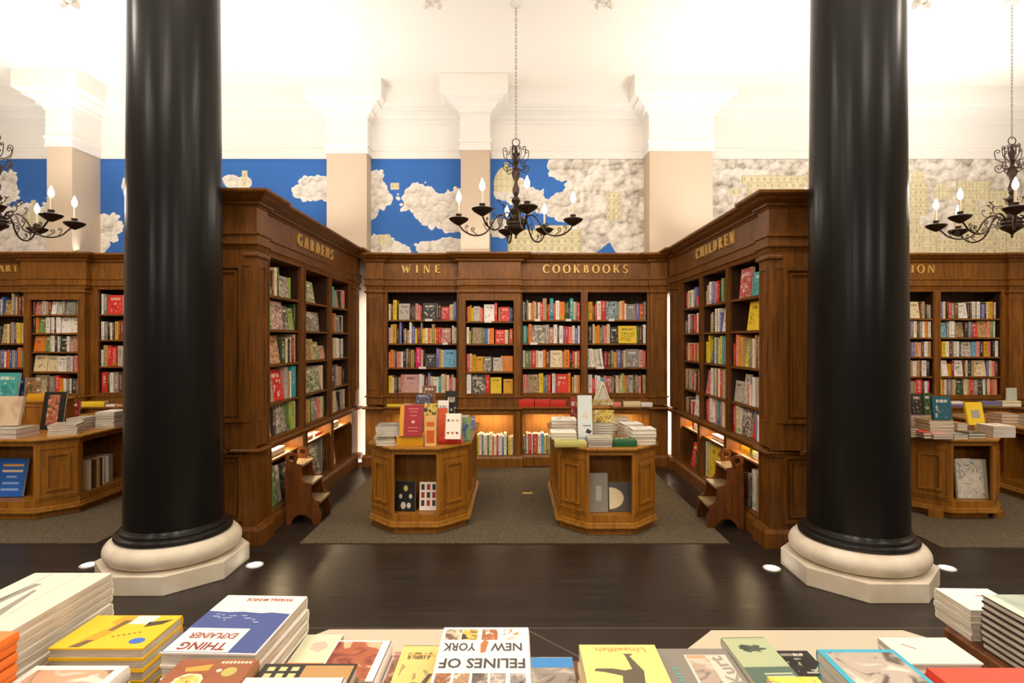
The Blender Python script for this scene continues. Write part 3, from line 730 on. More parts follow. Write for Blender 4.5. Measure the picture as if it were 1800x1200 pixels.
def merged(mc, mp, fn):
    m = MB(); m.v = [fn(p) for p in mc.v] + [fn(p) for p in mp.v]; b = len(mc.v)
    m.f = list(mc.f) + [tuple(b + i for i in f) for f in mp.f]; m.m = [0] * len(mc.f) + [1] * len(mp.f)
    return m
LABELSET = set()
def uniq(lab, alts=()):
    for l in (lab,) + tuple(alts):
        if l not in LABELSET: LABELSET.add(l); return l
    i = 1
    while True:
        l = lab + ', ' + ORD[i] + ' of them'
        if l not in LABELSET: LABELSET.add(l); return l
        i += 1
U = .0078
def row(key, a, c, z, spec, kind, bay, nth, group, yf=.03, zmax=None, dep=.2):
    toks = []
    for tk in spec.split():
        if tk[0] == '_': toks.append(('_', float(tk[1:]), 0, '')); continue
        if tk[0] == '?':
            n = float(tk[1:])
            while n > 3:
                w = rnd.choice((3, 4, 4, 5, 6)); toks.append((rnd.choice('wcgKrbtomvynap'), min(w, n), rnd.randint(25, 32), '')); n -= w
            continue
        fl = ''
        while tk[-1] in '!<': fl += tk[-1]; tk = tk[:-1]
        w, h = tk[1:].split('.'); toks.append((tk[0], float(w), float(h), fl))
    tot = sum(t_[1] for t_ in toks); k = (c - a - .022) / tot; x = a + .011
    if k > U * 1.25: k = U * 1.25
    names = [CN[t_[0]] for t_ in toks if t_[0] != '_']; bi = 0; nb = len(names)
    ox, oy, rz = CASES[key]
    for col, w, h, fl in toks:
        wm = w * k
        if col == '_': x += wm; continue
        hm = h * U
        if zmax: hm = min(hm, zmax - z - .012)
        wm2 = max(.006, wm - .0012)
        if '!' in fl:
            th = rnd.uniform(.015, .03)
            mc, mp = book_geo(wm2 - .003, hm, th, True, 'L')
            lean = R(rnd.uniform(5, 10)); cl, sl = math.cos(lean), math.sin(lean)
            # cover faces the room, leaning back a little
            fn = lambda p: (p[0], (-p[2] + th) * cl + (p[1] + hm / 2) * sl - th * cl, (p[1] + hm / 2) * cl + (p[2]) * sl)
            m = merged(mc, mp, fn); me = m.mesh(kind, [B_PHOTO if rnd.random() < (.8 if kind == 'gardening_book' else .55 if col in 'KgGmNdst' else .12) else B_FACE, PAGES]); ly = yf + .03
        else:
            d = min(dep, max(.12, hm * .78))
            mc, mp = book_geo(d, hm, wm2, rnd.random() < .6, 'L')
            lean = R(7 if '<' in fl else 0)
            fn = lambda p: (p[2] - wm2 / 2, p[0] + d / 2, p[1] + hm / 2)
            m = merged(mc, mp, fn); me = m.mesh(kind, [B_SPINE, PAGES]); ly = yf + rnd.uniform(0, .012)
        o = bpy.data.objects.new(kind, me); COL.objects.link(o)
        lx = x + wm / 2
        wx, wy = ox + lx * math.cos(rz) - ly * math.sin(rz), oy + lx * math.sin(rz) + ly * math.cos(rz)
        o.location = (wx, wy, z + .0005); o.rotation_euler = (0, 0, rz)
        if '!' not in fl and lean:
            o.rotation_euler = (0, -lean if '<' in fl else lean, rz)
            o.location.z += abs(math.sin(lean)) * wm2 / 2
        o.color = bcol(col)
        kn = kind.replace('_', ' ').replace('childrens', "children's")
        size = 'tall ' if h >= 35 else 'short ' if h <= 25 else ''
        face = 'cover-out ' if '!' in fl else ''
        l_ = names[bi - 1] if bi else 'the upright'; r_ = names[bi + 1] if bi < nb - 1 else 'the upright'
        cn = names[bi]
        sf = (ORD[nth] + ' shelf, ') if nth is not None else ''
        base = '%s%s%s %s between %s and %s, %s%s' % (face, size, cn, kn, l_, r_, sf, bay)
        if bi == 0 and nb == 1: base = '%s%s %s alone on %s%s' % (face, cn, kn, sf, bay)
        if len(base.split()) > 16: base = '%s%s %s between %s and %s, %s%s' % (face, cn, kn, l_, r_, sf, bay)
        alt1 = '%s%s %s, %s along, %s%s' % (face, cn, kn, ORD[bi], sf, bay)
        o['label'] = uniq(base, (alt1,)); o['category'] = 'book'; o['group'] = group
        bi += 1; x += wm

def rows(key, bay, specs, kind, bayname, group, zb=None):
    a, c, top, bot, sh_, dy = bay
    zs = list(sh_) + [bot]; tops = [top] + [s_ - .022 for s_ in sh_]
    for i, sp in enumerate(specs):
        if sp: row(key, a, c, zs[i], sp, kind, bayname, i, group, yf=dy + .035, zmax=tops[i])
rows('c', bays_c[0], ["c4.28 m4.27 y6.35 _3 G20.29! K4.25 R3.27 N3.25 d4.29 p4.26 r3.25 _1 K25.30! m3.29 K5.27 r15.23! c4.27 c3.28 v5.32",
    "d4.28 c3.33 Y7.34 K4.26 _1 v4.39 _3 N2.25 c3.26 m2.25 d4.23 w4.37 v6.29 y4.26 R6.28 g3.38 y5.26 w5.27 o4.27 c3.26 t5.34 y3.26 r4.28 r4.28 r18.27! _2 w4.31 c4.28",
    "p3.27 o5.31 t3.29 K3.29 p7.28 w4.28 K5.30 g4.33 m4.31 Y3.31 t3.31 K3.28 P9.35 c3.31 _3 K20.24! v5.34 t4.32 c4.31 s22.31!",
    "y6.30 w3.27 m5.28 K2.29 g4.28 p4.32 d26.32! w4.33 w4.31 _2 R4.28 v4.35 c4.29 w10.28! a4.29 c6.33 t3.32 w4.31 r4.28 d3.32 w3.27 r2.27"],
    'wine_book', 'wine bay', 'wine books on the shelves')
rows('c', bays_c[1], ["R2.25 o4.26 Y3.28 y3.23 G12.26! p4.24 r2.22 _1 w19.30! r5.33 _2 t3.24 r17.25! b3.24 K3.23",
    "w4.29 l3.22 m2.28 t17.28! n4.27 b5.27 w2.26 o8.27 _2 r16.24! c5.24 m2.24 O6.26",
    "r5.31 c4.31 Y7.29 Y13.26! K15.26! _2 G14.24! c3.27 o18.27!",
    "w8.36 K26.33! r7.33 _1 y20.28! _3 Y17.25!"], 'drinks_book', 'narrow projecting bay', 'books in the narrow projecting bay')
rows('c', bays_c[2], ["G3.32 K4.32 g3.35 w4.30 o4.30 t3.33 c3.32 m3.31 w4.31 r5.31 t7.38 m3.28 r3.28 a6.38 r4.30 w7.34 o9.32 m3.30 N5.32 R2.23 a6.38 c4.32 g3.32 r5.31",
    "a6.31 m3.30 o5.34 g22.32! G6.33 r7.28! w6.33 m3.28 w6.31 v3.30 r6.30 p6.29 w4.31 v5.27 w3.31",
    "w3.30 n7.29 g3.29 r7.30 c4.30 w7.29 o4.31 m7.29 c19.30! t3.28 o8.31 K4.26 r4.29 c4.28 r4.30",
    "p6.32 t20.32! y7.34 v3.29 n4.31 r5.32 _2 w5.34 g2.32 r19.33! o4.35 _2 t4.28 c4.31 o5.31"], 'cookbook', 'inner cookbooks bay', 'cookbooks on the shelves')
rows('c', bays_c[3], ["Y7.32 m4.25 r3.29 w6.33 r8.34 s18.33! t3.31 c4.33 o4.34 w3.29 g15.28! v5.29 O7.28 g3.32",
    "K7.31 c3.34 Y4.30 o4.32 n3.28 g3.32 p5.31 c4.34 K13.29! y28.31! N3.31 m4.30 K2.30 w4.33",
    "w5.33< w5.33< c4.32< w5.32< _1 w4.33< R5.28 m6.27 g4.30 Y4.27 v7.31 m3.29 c4.30 g20.32! d6.31 r4.30",
    "w7.32 r5.26 w4.31 w5.30 s7.27 p3.30 r10.29! g3.28 K3.30 c5.30 d3.25 c3.31 l3.34 o4.31 g3.29 G9.31! m3.28 g6.31 p4.29 _3 t5.31"], 'cookbook', 'outer cookbooks bay', 'cookbooks on the shelves')
gb = [(a, c, 2.445, .815, [2.11, 1.80, 1.48, 1.13], 0) for a, c in GO]
rows('g', gb[0], ["N20.34! m5.30 c8.34 _2 N4.36 G34.27! l4.27 _16", "p10.24 n6.30 d34.34! K16.30! l14.28! N6.34", "d16.30! o20.34! N12.30 c6.30 K4.30 c5.32 R8.31 c4.36",
    "o6.40 n5.38 m3.36 d8.34! r30.38! G9.40 t4.34 w4.34 a14.40", "p18.28! K10.34 g34.36! n8.38 l14.36 w5.34"], 'gardening_book', 'gardens bay nearest the column', 'gardening books on the side bookcase')
rows('g', gb[1], ["n50.30! _40", "w4.34 K6.26 g54.27! _22", "c8.24! t30.30! y10.30! n20.26! p20.20!", "R5.32 n60.36! c5.36 _8", "w5.32 w4.31 p6.32 m4.30 l6.31 K4.30 g22.30! p8.28 c6.30 n6.30"],
    'gardening_book', 'middle gardens bay', 'gardening books on the side bookcase')
rows('g', gb[2], ["w10.34 a14.32 t20.28! K6.28 p14.30 _8", "c8.28 c6.28 _2 m6.28 o6.30 g22.28! K3.26 c6.28", "w5.34 c6.32 c6.32 m3.30 c10.32 w7.32 w7.31 g8.31 w8.31", "w6.34 K20.34 g10.34 d8.31 t8.30 _2 K10.26",
    "w6.30 w6.30 t8.28 c10.33 g10.34! K8.30 w6.31 g6.30 c8.32"], 'gardening_book', 'gardens bay nearest the wall', 'gardening books on the side bookcase')
hb = [(3.0 - c, 3.0 - a, 2.445, .80, [2.10, 1.79, 1.45, 1.10], 0) for a, c in CO][::-1]
rows('h', hb[0], ["r7.26 c10.28 N3.24 w7.28 w7.27 v12.30 r6.16 _4", "g6.20 K3.22 w9.30 v6.28 r3.28 K6.28 r10.28 w8.30 K4.30", "O8.28 c6.28 c4.26 r12.26 m3.26 p8.27 N4.24 o8.28",
    "t10.31 K4.28 G12.28 r8.26 c6.26 K8.30 p8.30", "t12.24 m6.24 K4.24 w6.22 r4.20 w30.32!"], 'childrens_book', 'children bay nearest the wall', "children's books on the side bookcase")
rows('h', hb[1], ["t4.20 G5.28 w9.32 v10.30 w4.30 r10.30 _1 K4.28 n8.32", "_14 t5.26 c5.28 K6.28 w6.32 R3.32 w6.32 v6.26 w16.36!", "y8.30 y6.40 b10.36! K4.38 w6.36 n6.34 c4.34 y6.38 a8.38 o4.36 p6.38",
    "p16.34! w8.38 a6.36 c5.38 r4.36 w6.38 O8.38 G5.38 m3.36 c8.38", "r8.30 c8.38 w8.38 w12.38! p6.38 a8.36 g8.38 w8.36 o4.36 y6.36 m3.34 d6.36"], 'childrens_book', 'middle children bay', "children's books on the side bookcase")
rows('h', hb[2], ["_16 r32.36! _2 a26.28! _10", "_32 y38.34! _6", "r4.28 K4.26 p10.40 o6.38 Y6.36 t8.36 y16.32! g8.34 n6.34 w6.34 o6.38 K6.36 G5.36 r10.37 G8.38", "G24.26! w16.36! _2 r4.24 w5.24 _2 w8.34 G8.34 K4.30 t6.34 Y8.32",
    "r8.36 c12.36 w4.32 K30.32! _2 r14.36! v4.34 w6.30 g6.34 O6.34 g6.34"], 'childrens_book', 'children bay nearest the column', "children's books on the side bookcase")
rows('a', bays_a[0], ["_49 ?20 Y18.26! c3.38 g3.37 R2.30 c3.31 m3.36 o3.30 K5.33 O4.33 w5.35 _2", "_42 ?14 y12.34! c5.34 m2.30 t6.37 b5.36 y8.36 o2.33 c5.35 r5.36", "_49 ?20 w5.28 r4.30 o3.31 b6.31 G6.30 v5.29 o9.35 n3.30 g9.31"],
    'art_book', 'art bay under the sign', 'art books on the shelves')
rows('a', bays_a[1], ["R3.24 p14.23! G8.24 t4.23 R5.23 w10.23! w10.23! g6.28 g18.25! n2.25 b2.25 Y5.20", "K4.27 o5.29 n14.28! w8.28 R2.24 w6.29 K3.27 w8.29 _1 w16.28! w18.28!", "o20.28! n8.28! c4.28 w5.29 K5.27 w3.27 K12.26! w5.27 p14.28! w3.27",
    "c20.29! c16.28! w14.27! G7.28 w3.27 v2.28 p8.28", "c20.32! m3.28 g9.30 r6.31 o7.26 w4.25 g4.25 w3.25 K8.25 g4.24"], 'art_book', 'narrow projecting art bay', 'art books on the shelves')
rows('a', bays_a[2], ["w4.36 g6.34 r26.34! w3.34 g7.35 t6.34 ?30 _12", "w5.32 g6.31 k4.33 w4.30 K4.31 Y6.32 m3.34 R5.34 d3.34 r7.34 K5.29 r4.26 ?26 _10", "w4.29 t7.37 r7.36 r9.34 _1 G9.36 w5.36 K8.35 v3.31 ?26 _14", "r10.36 m4.36 w7.35 g9.36 m7.34 d20.35! ?24 _12"],
    'art_book', 'art bay beside the column', 'art books on the shelves')
rows('f', bays_f[2], ["_45 w4.30 r6.31 c17.30! m3.29 t5.30 K4.24 g4.25 G3.24", "_45 r5.30 v5.29 g5.30 w5.30 m5.28 g5.30 w4.28 o6.29 w5.28", "_49 r6.26 v7.26 Y5.26 d6.25 m5.26 w6.27 t6.27", "_45 K7.28 t5.28 w6.27 t6.28 R3.26 w8.28 K6.28 _2", "_45 w5.23 t8.24 g4.24 r10.27 K4.24 w5.24 P4.25 _2"],
    'novel', 'fiction bay beside the column', 'novels on the shelves')
rows('f', bays_f[3], ["w4.30 v4.30 c5.30 _2 K3.31 r5.29 g6.28 m8.27 w18.28! K4.28 m4.27 w6.30 G4.30 w6.30 _2 v6.26 K4.28 c4.29 Y8.30 m3.29 w3.29 _5", "s14.26! g5.27 w5.29 w5.29 _1 t16.27! K8.27 g5.28 b4.28 r10.27! t16.29! p6.30 n6.30 w3.29 _6",
    "O5.26 y8.27 w6.27 m6.28 g3.28 w5.27 w5.27 K4.26 w20.26! s9.26 p6.27 K7.26 Y8.27 p6.27 _3 K5.27 w6.28", "c5.28< w11.28! Y6.22 R5.27 w16.28! m3.27 c4.28 K7.27 t5.28 c22.28! v4.27 c5.28 p5.27 m6.27",
    "c5.28 Y6.27 w5.27 v3.27 g6.28 t4.27 c5.27 K3.25 N14.29! c8.29 t4.27 r7.28 g10.27 K10.20! w5.29 m3.27 c6.28 r5.27 t5.28 p5.28 _2"], 'novel', 'open fiction bay', 'novels on the shelves')
# books standing in the lit niches below the ledges
def niche(key, bay, spec, kind, nm, grp, z=.156, ldy=-.10, zmax=.70, dep=.2):
    row(key, bay[0], bay[1], z, spec, kind, nm, None, grp, yf=ldy + bay[5] + .05, zmax=zmax, dep=dep)
niche('c', bays_c[0], "K8.24 _3 r5.30 w6.32 ?70 _40", 'wine_book', 'lit niche under the wine bay', 'books in the lit niches')
niche('c', bays_c[1], "?24 y4.34 w5.36 g4.35 w4.33 w4.34 n4.34 w6.36 o4.33 w5.32 r4.34 w4.33 w4.34 b3.31 w6.36 K3.31 y5.30 w5.31", 'drinks_book', 'lit niche under the narrow projecting bay', 'books in the lit niches')
niche('c', bays_c[2], "g6.30 w4.35 r6.34 w3.32 r9.34 w6.33 s6.35 y4.31 g5.32 ?24 _36", 'cookbook', 'lit niche under the inner cookbooks bay', 'books in the lit niches')
niche('c', bays_c[3], "_20 ?40 _44", 'cookbook', 'lit niche under the outer cookbooks bay', 'books in the lit niches')
niche('g', gb[0], "G16.44! n14.44! w12.44! _8 K30.42!", 'gardening_book', 'low niche nearest the column', 'books in the low side niches', .17, -.02, .60, .20)
niche('g', gb[1], "w14.36! K46.48! g5.50 K6.50", 'gardening_book', 'low middle niche', 'books in the low side niches', .17, -.02, .60, .20)
niche('g', gb[2], "t36.46! _60", 'gardening_book', 'low niche nearest the wall', 'books in the low side niches', .17, -.02, .60, .20)
niche('h', hb[0], "_30 r24.36! _5 K10.26 v5.24 _20", 'childrens_book', 'low niche nearest the wall', 'books in the low side niches', .17, -.02, .60, .20)
niche('h', hb[1], "w4.50 c4.50 y44.48! m4.40 b5.42 y8.42", 'childrens_book', 'low middle niche', 'books in the low side niches', .17, -.02, .60, .20)
niche('h', hb[2], "?20 _30 G8.38 K6.36 w10.46 t10.44 g6.40 _10", 'childrens_book', 'low niche nearest the column', 'books in the low side niches', .17, -.02, .60, .20)
row('h', hb[0][0], hb[0][1], .62, "_24 O8.13 w34.13! _10", 'childrens_book', 'lit niche nearest the wall', None, 'books in the lit niches', yf=.05, zmax=.73)
row('h', hb[2][0], hb[2][1], .62, "_16 Y30.13! l8.12 w40.12!", 'childrens_book', 'lit niche nearest the column', None, 'books in the lit niches', yf=.05, zmax=.73)
# ------------------------------------------------------------------ loose books on ledges and tables
CHX = {'%': 0}
def hexof(c): return PAL.get(c, c)
def loose(kind, label, w, h, t, loc, rz=0.0, cover='w', spine='N', hard=True, tilt=None, group=None, flatmat=None, page='k'):
    """tilt None: lying flat; else standing with its cover to the room, leaning back by tilt degrees. loc = centre of the foot."""
    e = empty(kind, loc, rz); tag(e, uniq(label), 'book', group)
    mc, mp = book_geo(w, h, t, hard, spine)
    if tilt is not None:
        a = R(tilt); ca, sa = math.cos(a), math.sin(a)
        def fn(p):
            x, y, z = p; y += h / 2
            return (x, -z * ca + y * sa, y * ca + z * sa)
        mc.v = [fn(p) for p in mc.v]; mp.v = [fn(p) for p in mp.v]
    cm = flatmat or (B_FACE if tilt is not None else B_FLAT)
    o = mc.build('cover', cm, e); o.color = bcol(cover) if cover in PAL else (*hexc(cover), 1)
    mp.build('page_block', PAGES, e)
    global LASTBOOK; LASTBOOK = e
    return e
def stack(kind, lab, n, w, h, t, x, y, z, cols='w', rz=0, spine='N', hard=True, group=None, jit=.006, flatmat=None):
    """n books lying on one another; the near foot edge's middle is (x, y)."""
    z_ = z; out = []
    for i in range(n):
        a = rz + R(rnd.uniform(-1, 1) * jit * 400)
        cx, cy = x - math.sin(rz) * h / 2 + rnd.uniform(-jit, jit), y + math.cos(rz) * h / 2 + rnd.uniform(-jit, jit)
        c = cols[i % len(cols)] if isinstance(cols, (str, list, tuple)) else cols
        pos = 'alone' if n == 1 else 'topmost' if i == n - 1 else 'lowest' if i == 0 else '%s up' % ORD[i]
        l = lab if n == 1 else '%s, %s' % (lab, pos)
        out.append(loose(kind, l, w, h, t - .0006, (cx, cy, z_ + .0004), a, c, spine, hard, None, group, flatmat)); z_ += t
    return out, z_
def pstack(kind, lab, n, p0, p1, py, z, h, t, cols='w', spine='N', hard=True, group=None, jit=.004, rz=0):
    x0, d = at(p0, py, z); x1, _ = at(p1, py, z)
    return stack(kind, lab, n, x1 - x0, h, t, (x0 + x1) / 2, d, z, cols, rz, spine, hard, group, jit)
def pstand(kind, lab, p0, p1, ptop, z, d, t=.025, col='w', tilt=10, spine='L', group=None, rz=0, fm=None):
    x0, x1 = X(p0, d), X(p1, d); hh = (Z(ptop, d) - z) / math.cos(R(tilt))
    return loose(kind, lab, x1 - x0, hh, t, ((x0 + x1) / 2, d, z + .0005), rz, col, spine, True, tilt, group, fm)
G1 = 'books on the display tables'; G2 = 'books lying on the ledges'
# ledge of the wall cases (top at z .80, between D 7.69 and 7.80)
ZL = .8005
def onledge(kind, lab, p0, p1, n, t, cols, y=7.70, dep=.10):
    x0, x1 = X(p0, y), X(p1, y)
    return stack(kind, lab, n, x1 - x0, dep, t, (x0 + x1) / 2, y, ZL, cols, 0, 'N', True, G2, .001)
onledge('ledge_book', 'thin yellow book lying on the ledge under the wine bay', 680, 708, 1, .03, 'y')
onledge('ledge_book', 'thin white book lying on the ledge under the wine bay', 709, 735, 1, .034, 'w')
for i, (a, c_) in enumerate(((912, 939), (940, 967), (968, 995))):
    onledge('ledge_book', ('red box-like book lying on the ledge beside the projecting bay', 'red book lying between two red ones on the ledge under the cookbooks', 'red book nearest the grey display table on the ledge under the cookbooks')[i], a, c_, 1, (.10, .095, .085)[i], 'r', 7.70)
onledge('ledge_book', 'small red and white book lying on the ledge behind the display table', 1078, 1092, 1, .06, 'p')
onledge('ledge_book', 'cream book lying on the ledge under the outer cookbooks bay', 1096, 1126, 1, .07, 'c')
onledge('ledge_book', 'white book lying beside the cream one under the outer cookbooks bay', 1127, 1147, 1, .055, 'w')
onledge('ledge_book', 'bright yellow book lying on the ledge under the art bays', 141, 183, 1, .07, 'y')
onledge('ledge_book', 'white booklet lying beside the bright yellow one under the art bays', 186, 202, 1, .03, 'w')
onledge('ledge_book', 'tan booklet lying next to the column under the art bays', 204, 222, 1, .03, 't')
onledge('ledge_book', 'white and blue book lying on the ledge under the fiction bays', 1672, 1695, 2, .035, 'vw')
onledge('ledge_book', 'grey book lying on the ledge behind the yellow cover', 1728, 1760, 2, .035, 'gv')
onledge('ledge_book', 'white book lying beside the pale sign under the fiction bays', 1762, 1795, 2, .04, 'wc')
# small pale sign standing on that ledge's books
e = empty('counter_sign', (X(1781, 7.72), 7.74, .882)); tag(e, 'small blank pale grey sign card standing on white books under the fiction bays', 'sign')
m = MB(); m.prism([(0, 0), (.05, 0), (.047, .004), (.022, .006), (.012, .17), (.005, .172)], -.07, .07, axis='x'); m.build('card', cmat('c9cabb'), e)

# ---- octagonal display tables
def oct_pts(hx, hy, c): return [(-hx + c, -hy), (hx - c, -hy), (hx, -hy + c), (hx, hy - c), (hx - c, hy), (-hx + c, hy), (-hx, hy - c), (-hx, -hy + c)]
def display_table(x, d, label, L_=1.75, hx=.46, feet=False):
    hy, c = L_ / 2, .25
    r = empty('display_table', (x, d + hy, 0)); tag(r, label, 'table', 'octagonal oak display tables')
    def ins(k): return oct_pts(hx - k, hy - k, c - k * .414)
    m = MB(); m.prism(ins(.06 if feet else .035), 0, .065); m.build('plinth', W_TABLE, r)
    if feet:
        m = MB()
        for sx in (-1, 1):
            for sy in (-1, 1):
                q = [(sx * (hx - .19), sy * (hy - .03)), (sx * (hx - .09), sy * (hy - .10)), (sx * (hx - .13), sy * (hy - .14)), (sx * (hx - .23), sy * (hy - .07))]
                if sx * sy < 0: q = q[::-1]
                m.prism(q[::-1], 0, .065)
        m.build('bracket_foot', W_TABLE, r)
    m = MB(); m.prism(ins(-.005), .065, .088); m.prism(ins(.006), .088, .11); m.build('base_moulding', W_TTOP, r, bevel=.004)
    m = MB()                                            # body: floor, head, core, corner panels, stiles
    m.prism(ins(.02), .11, .175); m.prism(ins(.02), .70, .735)
    m.box(-.15, .15, -hy + .32, hy - .32, .175, .70)
    for sy in (-1, 1):
        y0, y1 = sorted((sy * (hy - .32), sy * (hy - .30))); m.box(-hx + .05, hx - .05, y0, y1, .175, .70)
    m.box(-hx + .03, hx - .03, -.015, .015, .175, .70)
    for sy in (-1, 1):
        for sx in (-1, 1):
            a = (sx * (hx - c), sy * (hy - .02)); b_ = (sx * (hx - .02), sy * (hy - c))
            a2 = (sx * (hx - c - .02), sy * (hy - .045)); b2 = (sx * (hx - .045), sy * (hy - c - .02))
            q = [a, b_, b2, a2]
            if sx * sy > 0: q = q[::-1]
            m.prism(q[::-1], .175, .70)
            x0, x1 = sorted((sx * (hx - c - .025), sx * (hx - c))); y0, y1 = sorted((sy * (hy - .05), sy * (hy - .02))); m.box(x0, x1, y0, y1, .175, .70)
            x0, x1 = sorted((sx * (hx - .05), sx * (hx - .02))); y0, y1 = sorted((sy * (hy - c), sy * (hy - c - .05))); m.box(x0, x1, y0, y1, .175, .70)
    m.build('body', W_TABLE, r)
    for sy in (-1, 1):
        for sx in (-1, 1):
            n = Vector((sx, sy, 0)).normalized(); u = Vector((-sy * sx * sx, sx * sy * sy, 0)); u = Vector((n.y, -n.x, 0)) * -1
            cen = Vector((sx * (hx - c / 2 - .01), sy * (hy - c / 2 - .01), 0)); w_ = .30
            m = MB()
            o_ = cen - u * (w_ / 2) + n * .0; m.frame((o_.x, o_.y, .20), u, (0, 0, 1), n, w_, .475, .018, .008)
            o_ = cen - u * .095; m.frame((o_.x, o_.y, .26), u, (0, 0, 1), n, .19, .355, .022, .016)
            m.build('raised_panel', W_TABLE, r)
    m = MB(); m.prism(ins(.005), .735, .745); m.prism(ins(-.012), .745, .765); m.build('tabletop', W_TTOP, r, bevel=.004)
    return r
TT = .7655
display_table(-.873, 4.965, 'octagonal oak display table with a red and yellow book on top')
display_table(.835, 4.93, 'octagonal oak display table with a pale figure-patterned book stack on top')
display_table(-4.895, 5.355, 'octagonal oak display table in front of the art shelves', 2.1, .62)
display_table(4.345, 5.375, 'octagonal oak display table beside the column with a yellow book on top', feet=True)
display_table(5.86, 5.30, 'octagonal oak display table farthest to the side of the fiction shelves', 2.0)
def riser(x, y, z0, w, dp, h, label):
    r = empty('display_riser', (x, y, z0)); tag(r, label, 'riser', 'wooden risers on the tables')
    m = MB(); m.box(-w / 2, w / 2, -dp / 2, dp / 2, 0, h - .02); 
    for s in (-.5, .5):
        x0 = -w / 2 + .02 if s < 0 else .01
        m.frame((x0, -dp / 2, .03), (1, 0, 0), (0, 0, 1), (0, -1, 0), w / 2 - .03, h - .08, .014, .008)
    m.frame((w / 2, -dp / 2 + .03, .03), (0, 1, 0), (0, 0, 1), (1, 0, 0), dp - .06, h - .08, .014, .008)
    m.build('box_body', W_TABLE, r)
    m = MB(); m.box(-w / 2 - .012, w / 2 + .012, -dp / 2 - .012, dp / 2 + .012, h - .02, h); m.build('riser_top', W_TTOP, r, bevel=.003)
riser(-.86, 5.95, TT, .36, .36, .285, 'small wooden riser behind the red and yellow book')
riser(.79, 5.90, TT, .30, .34, .27, 'small wooden riser behind the grey stack of picture books')
riser(-5.24, 6.27, TT, .46, .40, .29, 'small panelled wooden riser carrying the teal and pink book')

# table with the red and yellow book
K = 'display_book'
_, z1 = pstack(K, 'cream-paged book at the front corner beside the yellow spine', 2, 660, 696, 783, TT, .20, .026, 'wc', 'F', group=G1)
_, z2 = pstack(K, 'pale green-edged book on the corner pile beside the red cover', 1, 657, 694, 772, z1, .20, .03, 'G', 'L', group=G1)
x_, y_ = at(677, 768, z2)
stack(K, 'grey magazine-like book in the corner pile beside the red cover', 4, .20, .27, .022, x_ + .01, y_ + .02, z2, 'GgGg', R(8), 'F', False, G1, .006)
_, z1 = pstack(K, 'mustard-spined book lying beneath the red and yellow one', 1, 697.5, 745, 784, TT, .22, .085, 'Y', 'N', group=G1)
e = pstand(K, 'upright red book with a broad yellow spine and gilt lettering', 703, 743, 713, z1, 5.03, .035, 'a01c2a', 12, group=G1, fm=B_PLAIN)
RB = e
pstand(K, 'narrow orange and cream upright book beside the red one', 748, 767, 731, TT, 5.04, .04, 'e6b070', 3, group=G1, fm=B_PLAIN)
OB = LASTBOOK
_, z1 = pstack(K, 'red book lying under the white upright cover', 1, 770, 812, 780, TT, .14, .045, 'r', 'N', group=G1)
pstand(K, 'white upright book with small pictures and an orange spine', 783, 811, 728, z1, 5.12, .05, 'w', 10, group=G1, rz=R(-6), fm=B_PLAIN)
WB = LASTBOOK
pstand(K, 'orange upright book just behind the white cover', 770, 786, 718, TT, 5.32, .03, 'O', 8, group=G1, fm=B_PLAIN)
pstand(K, 'blue and green striped upright book at the aisle edge of the table', 813, 829, 734, TT, 5.3, .03, 't', 8, group=G1, fm=photo('3c5a8c', '7c9460', 'd8a060', 10))
pstand(K, 'yellow and black pictured upright book behind the red one', 745, 768, 710, TT, 5.48, .02, 'Y', 10, group=G1, fm=photo('2c3028', 'c8a838', 'd8d0b0', 20))
pstand(K, 'white upright book with a blue portrait behind the orange one', 769, 788, 705, TT, 5.52, .02, 'w', 10, group=G1)
zr = TT + .2855
pstand(K, 'slate-blue upright book on the riser behind the red cover', 731, 757, 693, 1.0512, 5.84, .02, '4d4860', 10, group=G1)
pstand(K, 'dark brown upright book highest on the riser', 743, 766, 679, 1.0512, 5.93, .03, 'm', 12, group=G1)
pstand(K, 'dark upright book with a tall figure on its cover beside the riser', 783, 803, 688, TT, 5.66, .02, 'k', 8, group=G1)
stack(K, 'grey book lying behind the upright books of the table', 3, .22, .2, .03, -1.15, 5.6, TT, 'gGw', 0, 'N', True, G1)
stack(K, 'pale book lying at the far end behind the riser', 3, .22, .2, .03, -.62, 6.25, TT, 'wcG', 0, 'N', True, G1)
pstand(K, 'mixed blue upright book at the far edge of the table', 829, 835, 732, TT, 5.95, .02, 'v', 8, group=G1)
# table with the grey picture stack
_, z1 = pstack(K, 'lime-green long book at the front corner of the pale table', 1, 975, 1031, 786, TT, .16, .045, ['b8b060'], 'N', group=G1)
_, z1 = stack(K, 'white book on the lime-green one', 2, .23, .22, .028, .448, 5.13, z1, 'w', R(0), 'F', True, G1)
stack(K, 'large white book in the back corner pile', 5, .24, .28, .032, .48, 5.50, TT, 'wGwcw', 0, 'F', True, G1)
_, z1 = pstack(K, 'blue-grey book in the low front pile', 4, 1034, 1077, 786, TT, .2, .02, 'gvgG', 'F', group=G1)
pstack(K, 'thick dark green book lying at the front', 1, 1079, 1120, 785, TT, .17, .055, ['1f5a35'], 'N', group=G1)
_, zz = stack(K, 'white book in the tall pile at the aisle corner', 4, .215, .2, .034, 1.16, 5.10, TT, 'wcww', 0, 'F', True, G1)
_, zz = stack(K, 'cream patterned book in the middle pile by the aisle', 4, .19, .2, .034, 1.135, 5.42, TT, 'ctcw', R(6), 'F', True, G1)
_, zz = stack(K, 'tan patterned book in the rear pile by the aisle', 5, .17, .2, .034, 1.06, 5.66, TT, 'tctct', R(6), 'F', True, G1)
_, z1 = stack(K, 'grey picture book in the tall middle pile', 7, .235, .22, .0235, .80, 5.28, TT, 'GgGgGgG', 0, 'F', True, G1, .003)
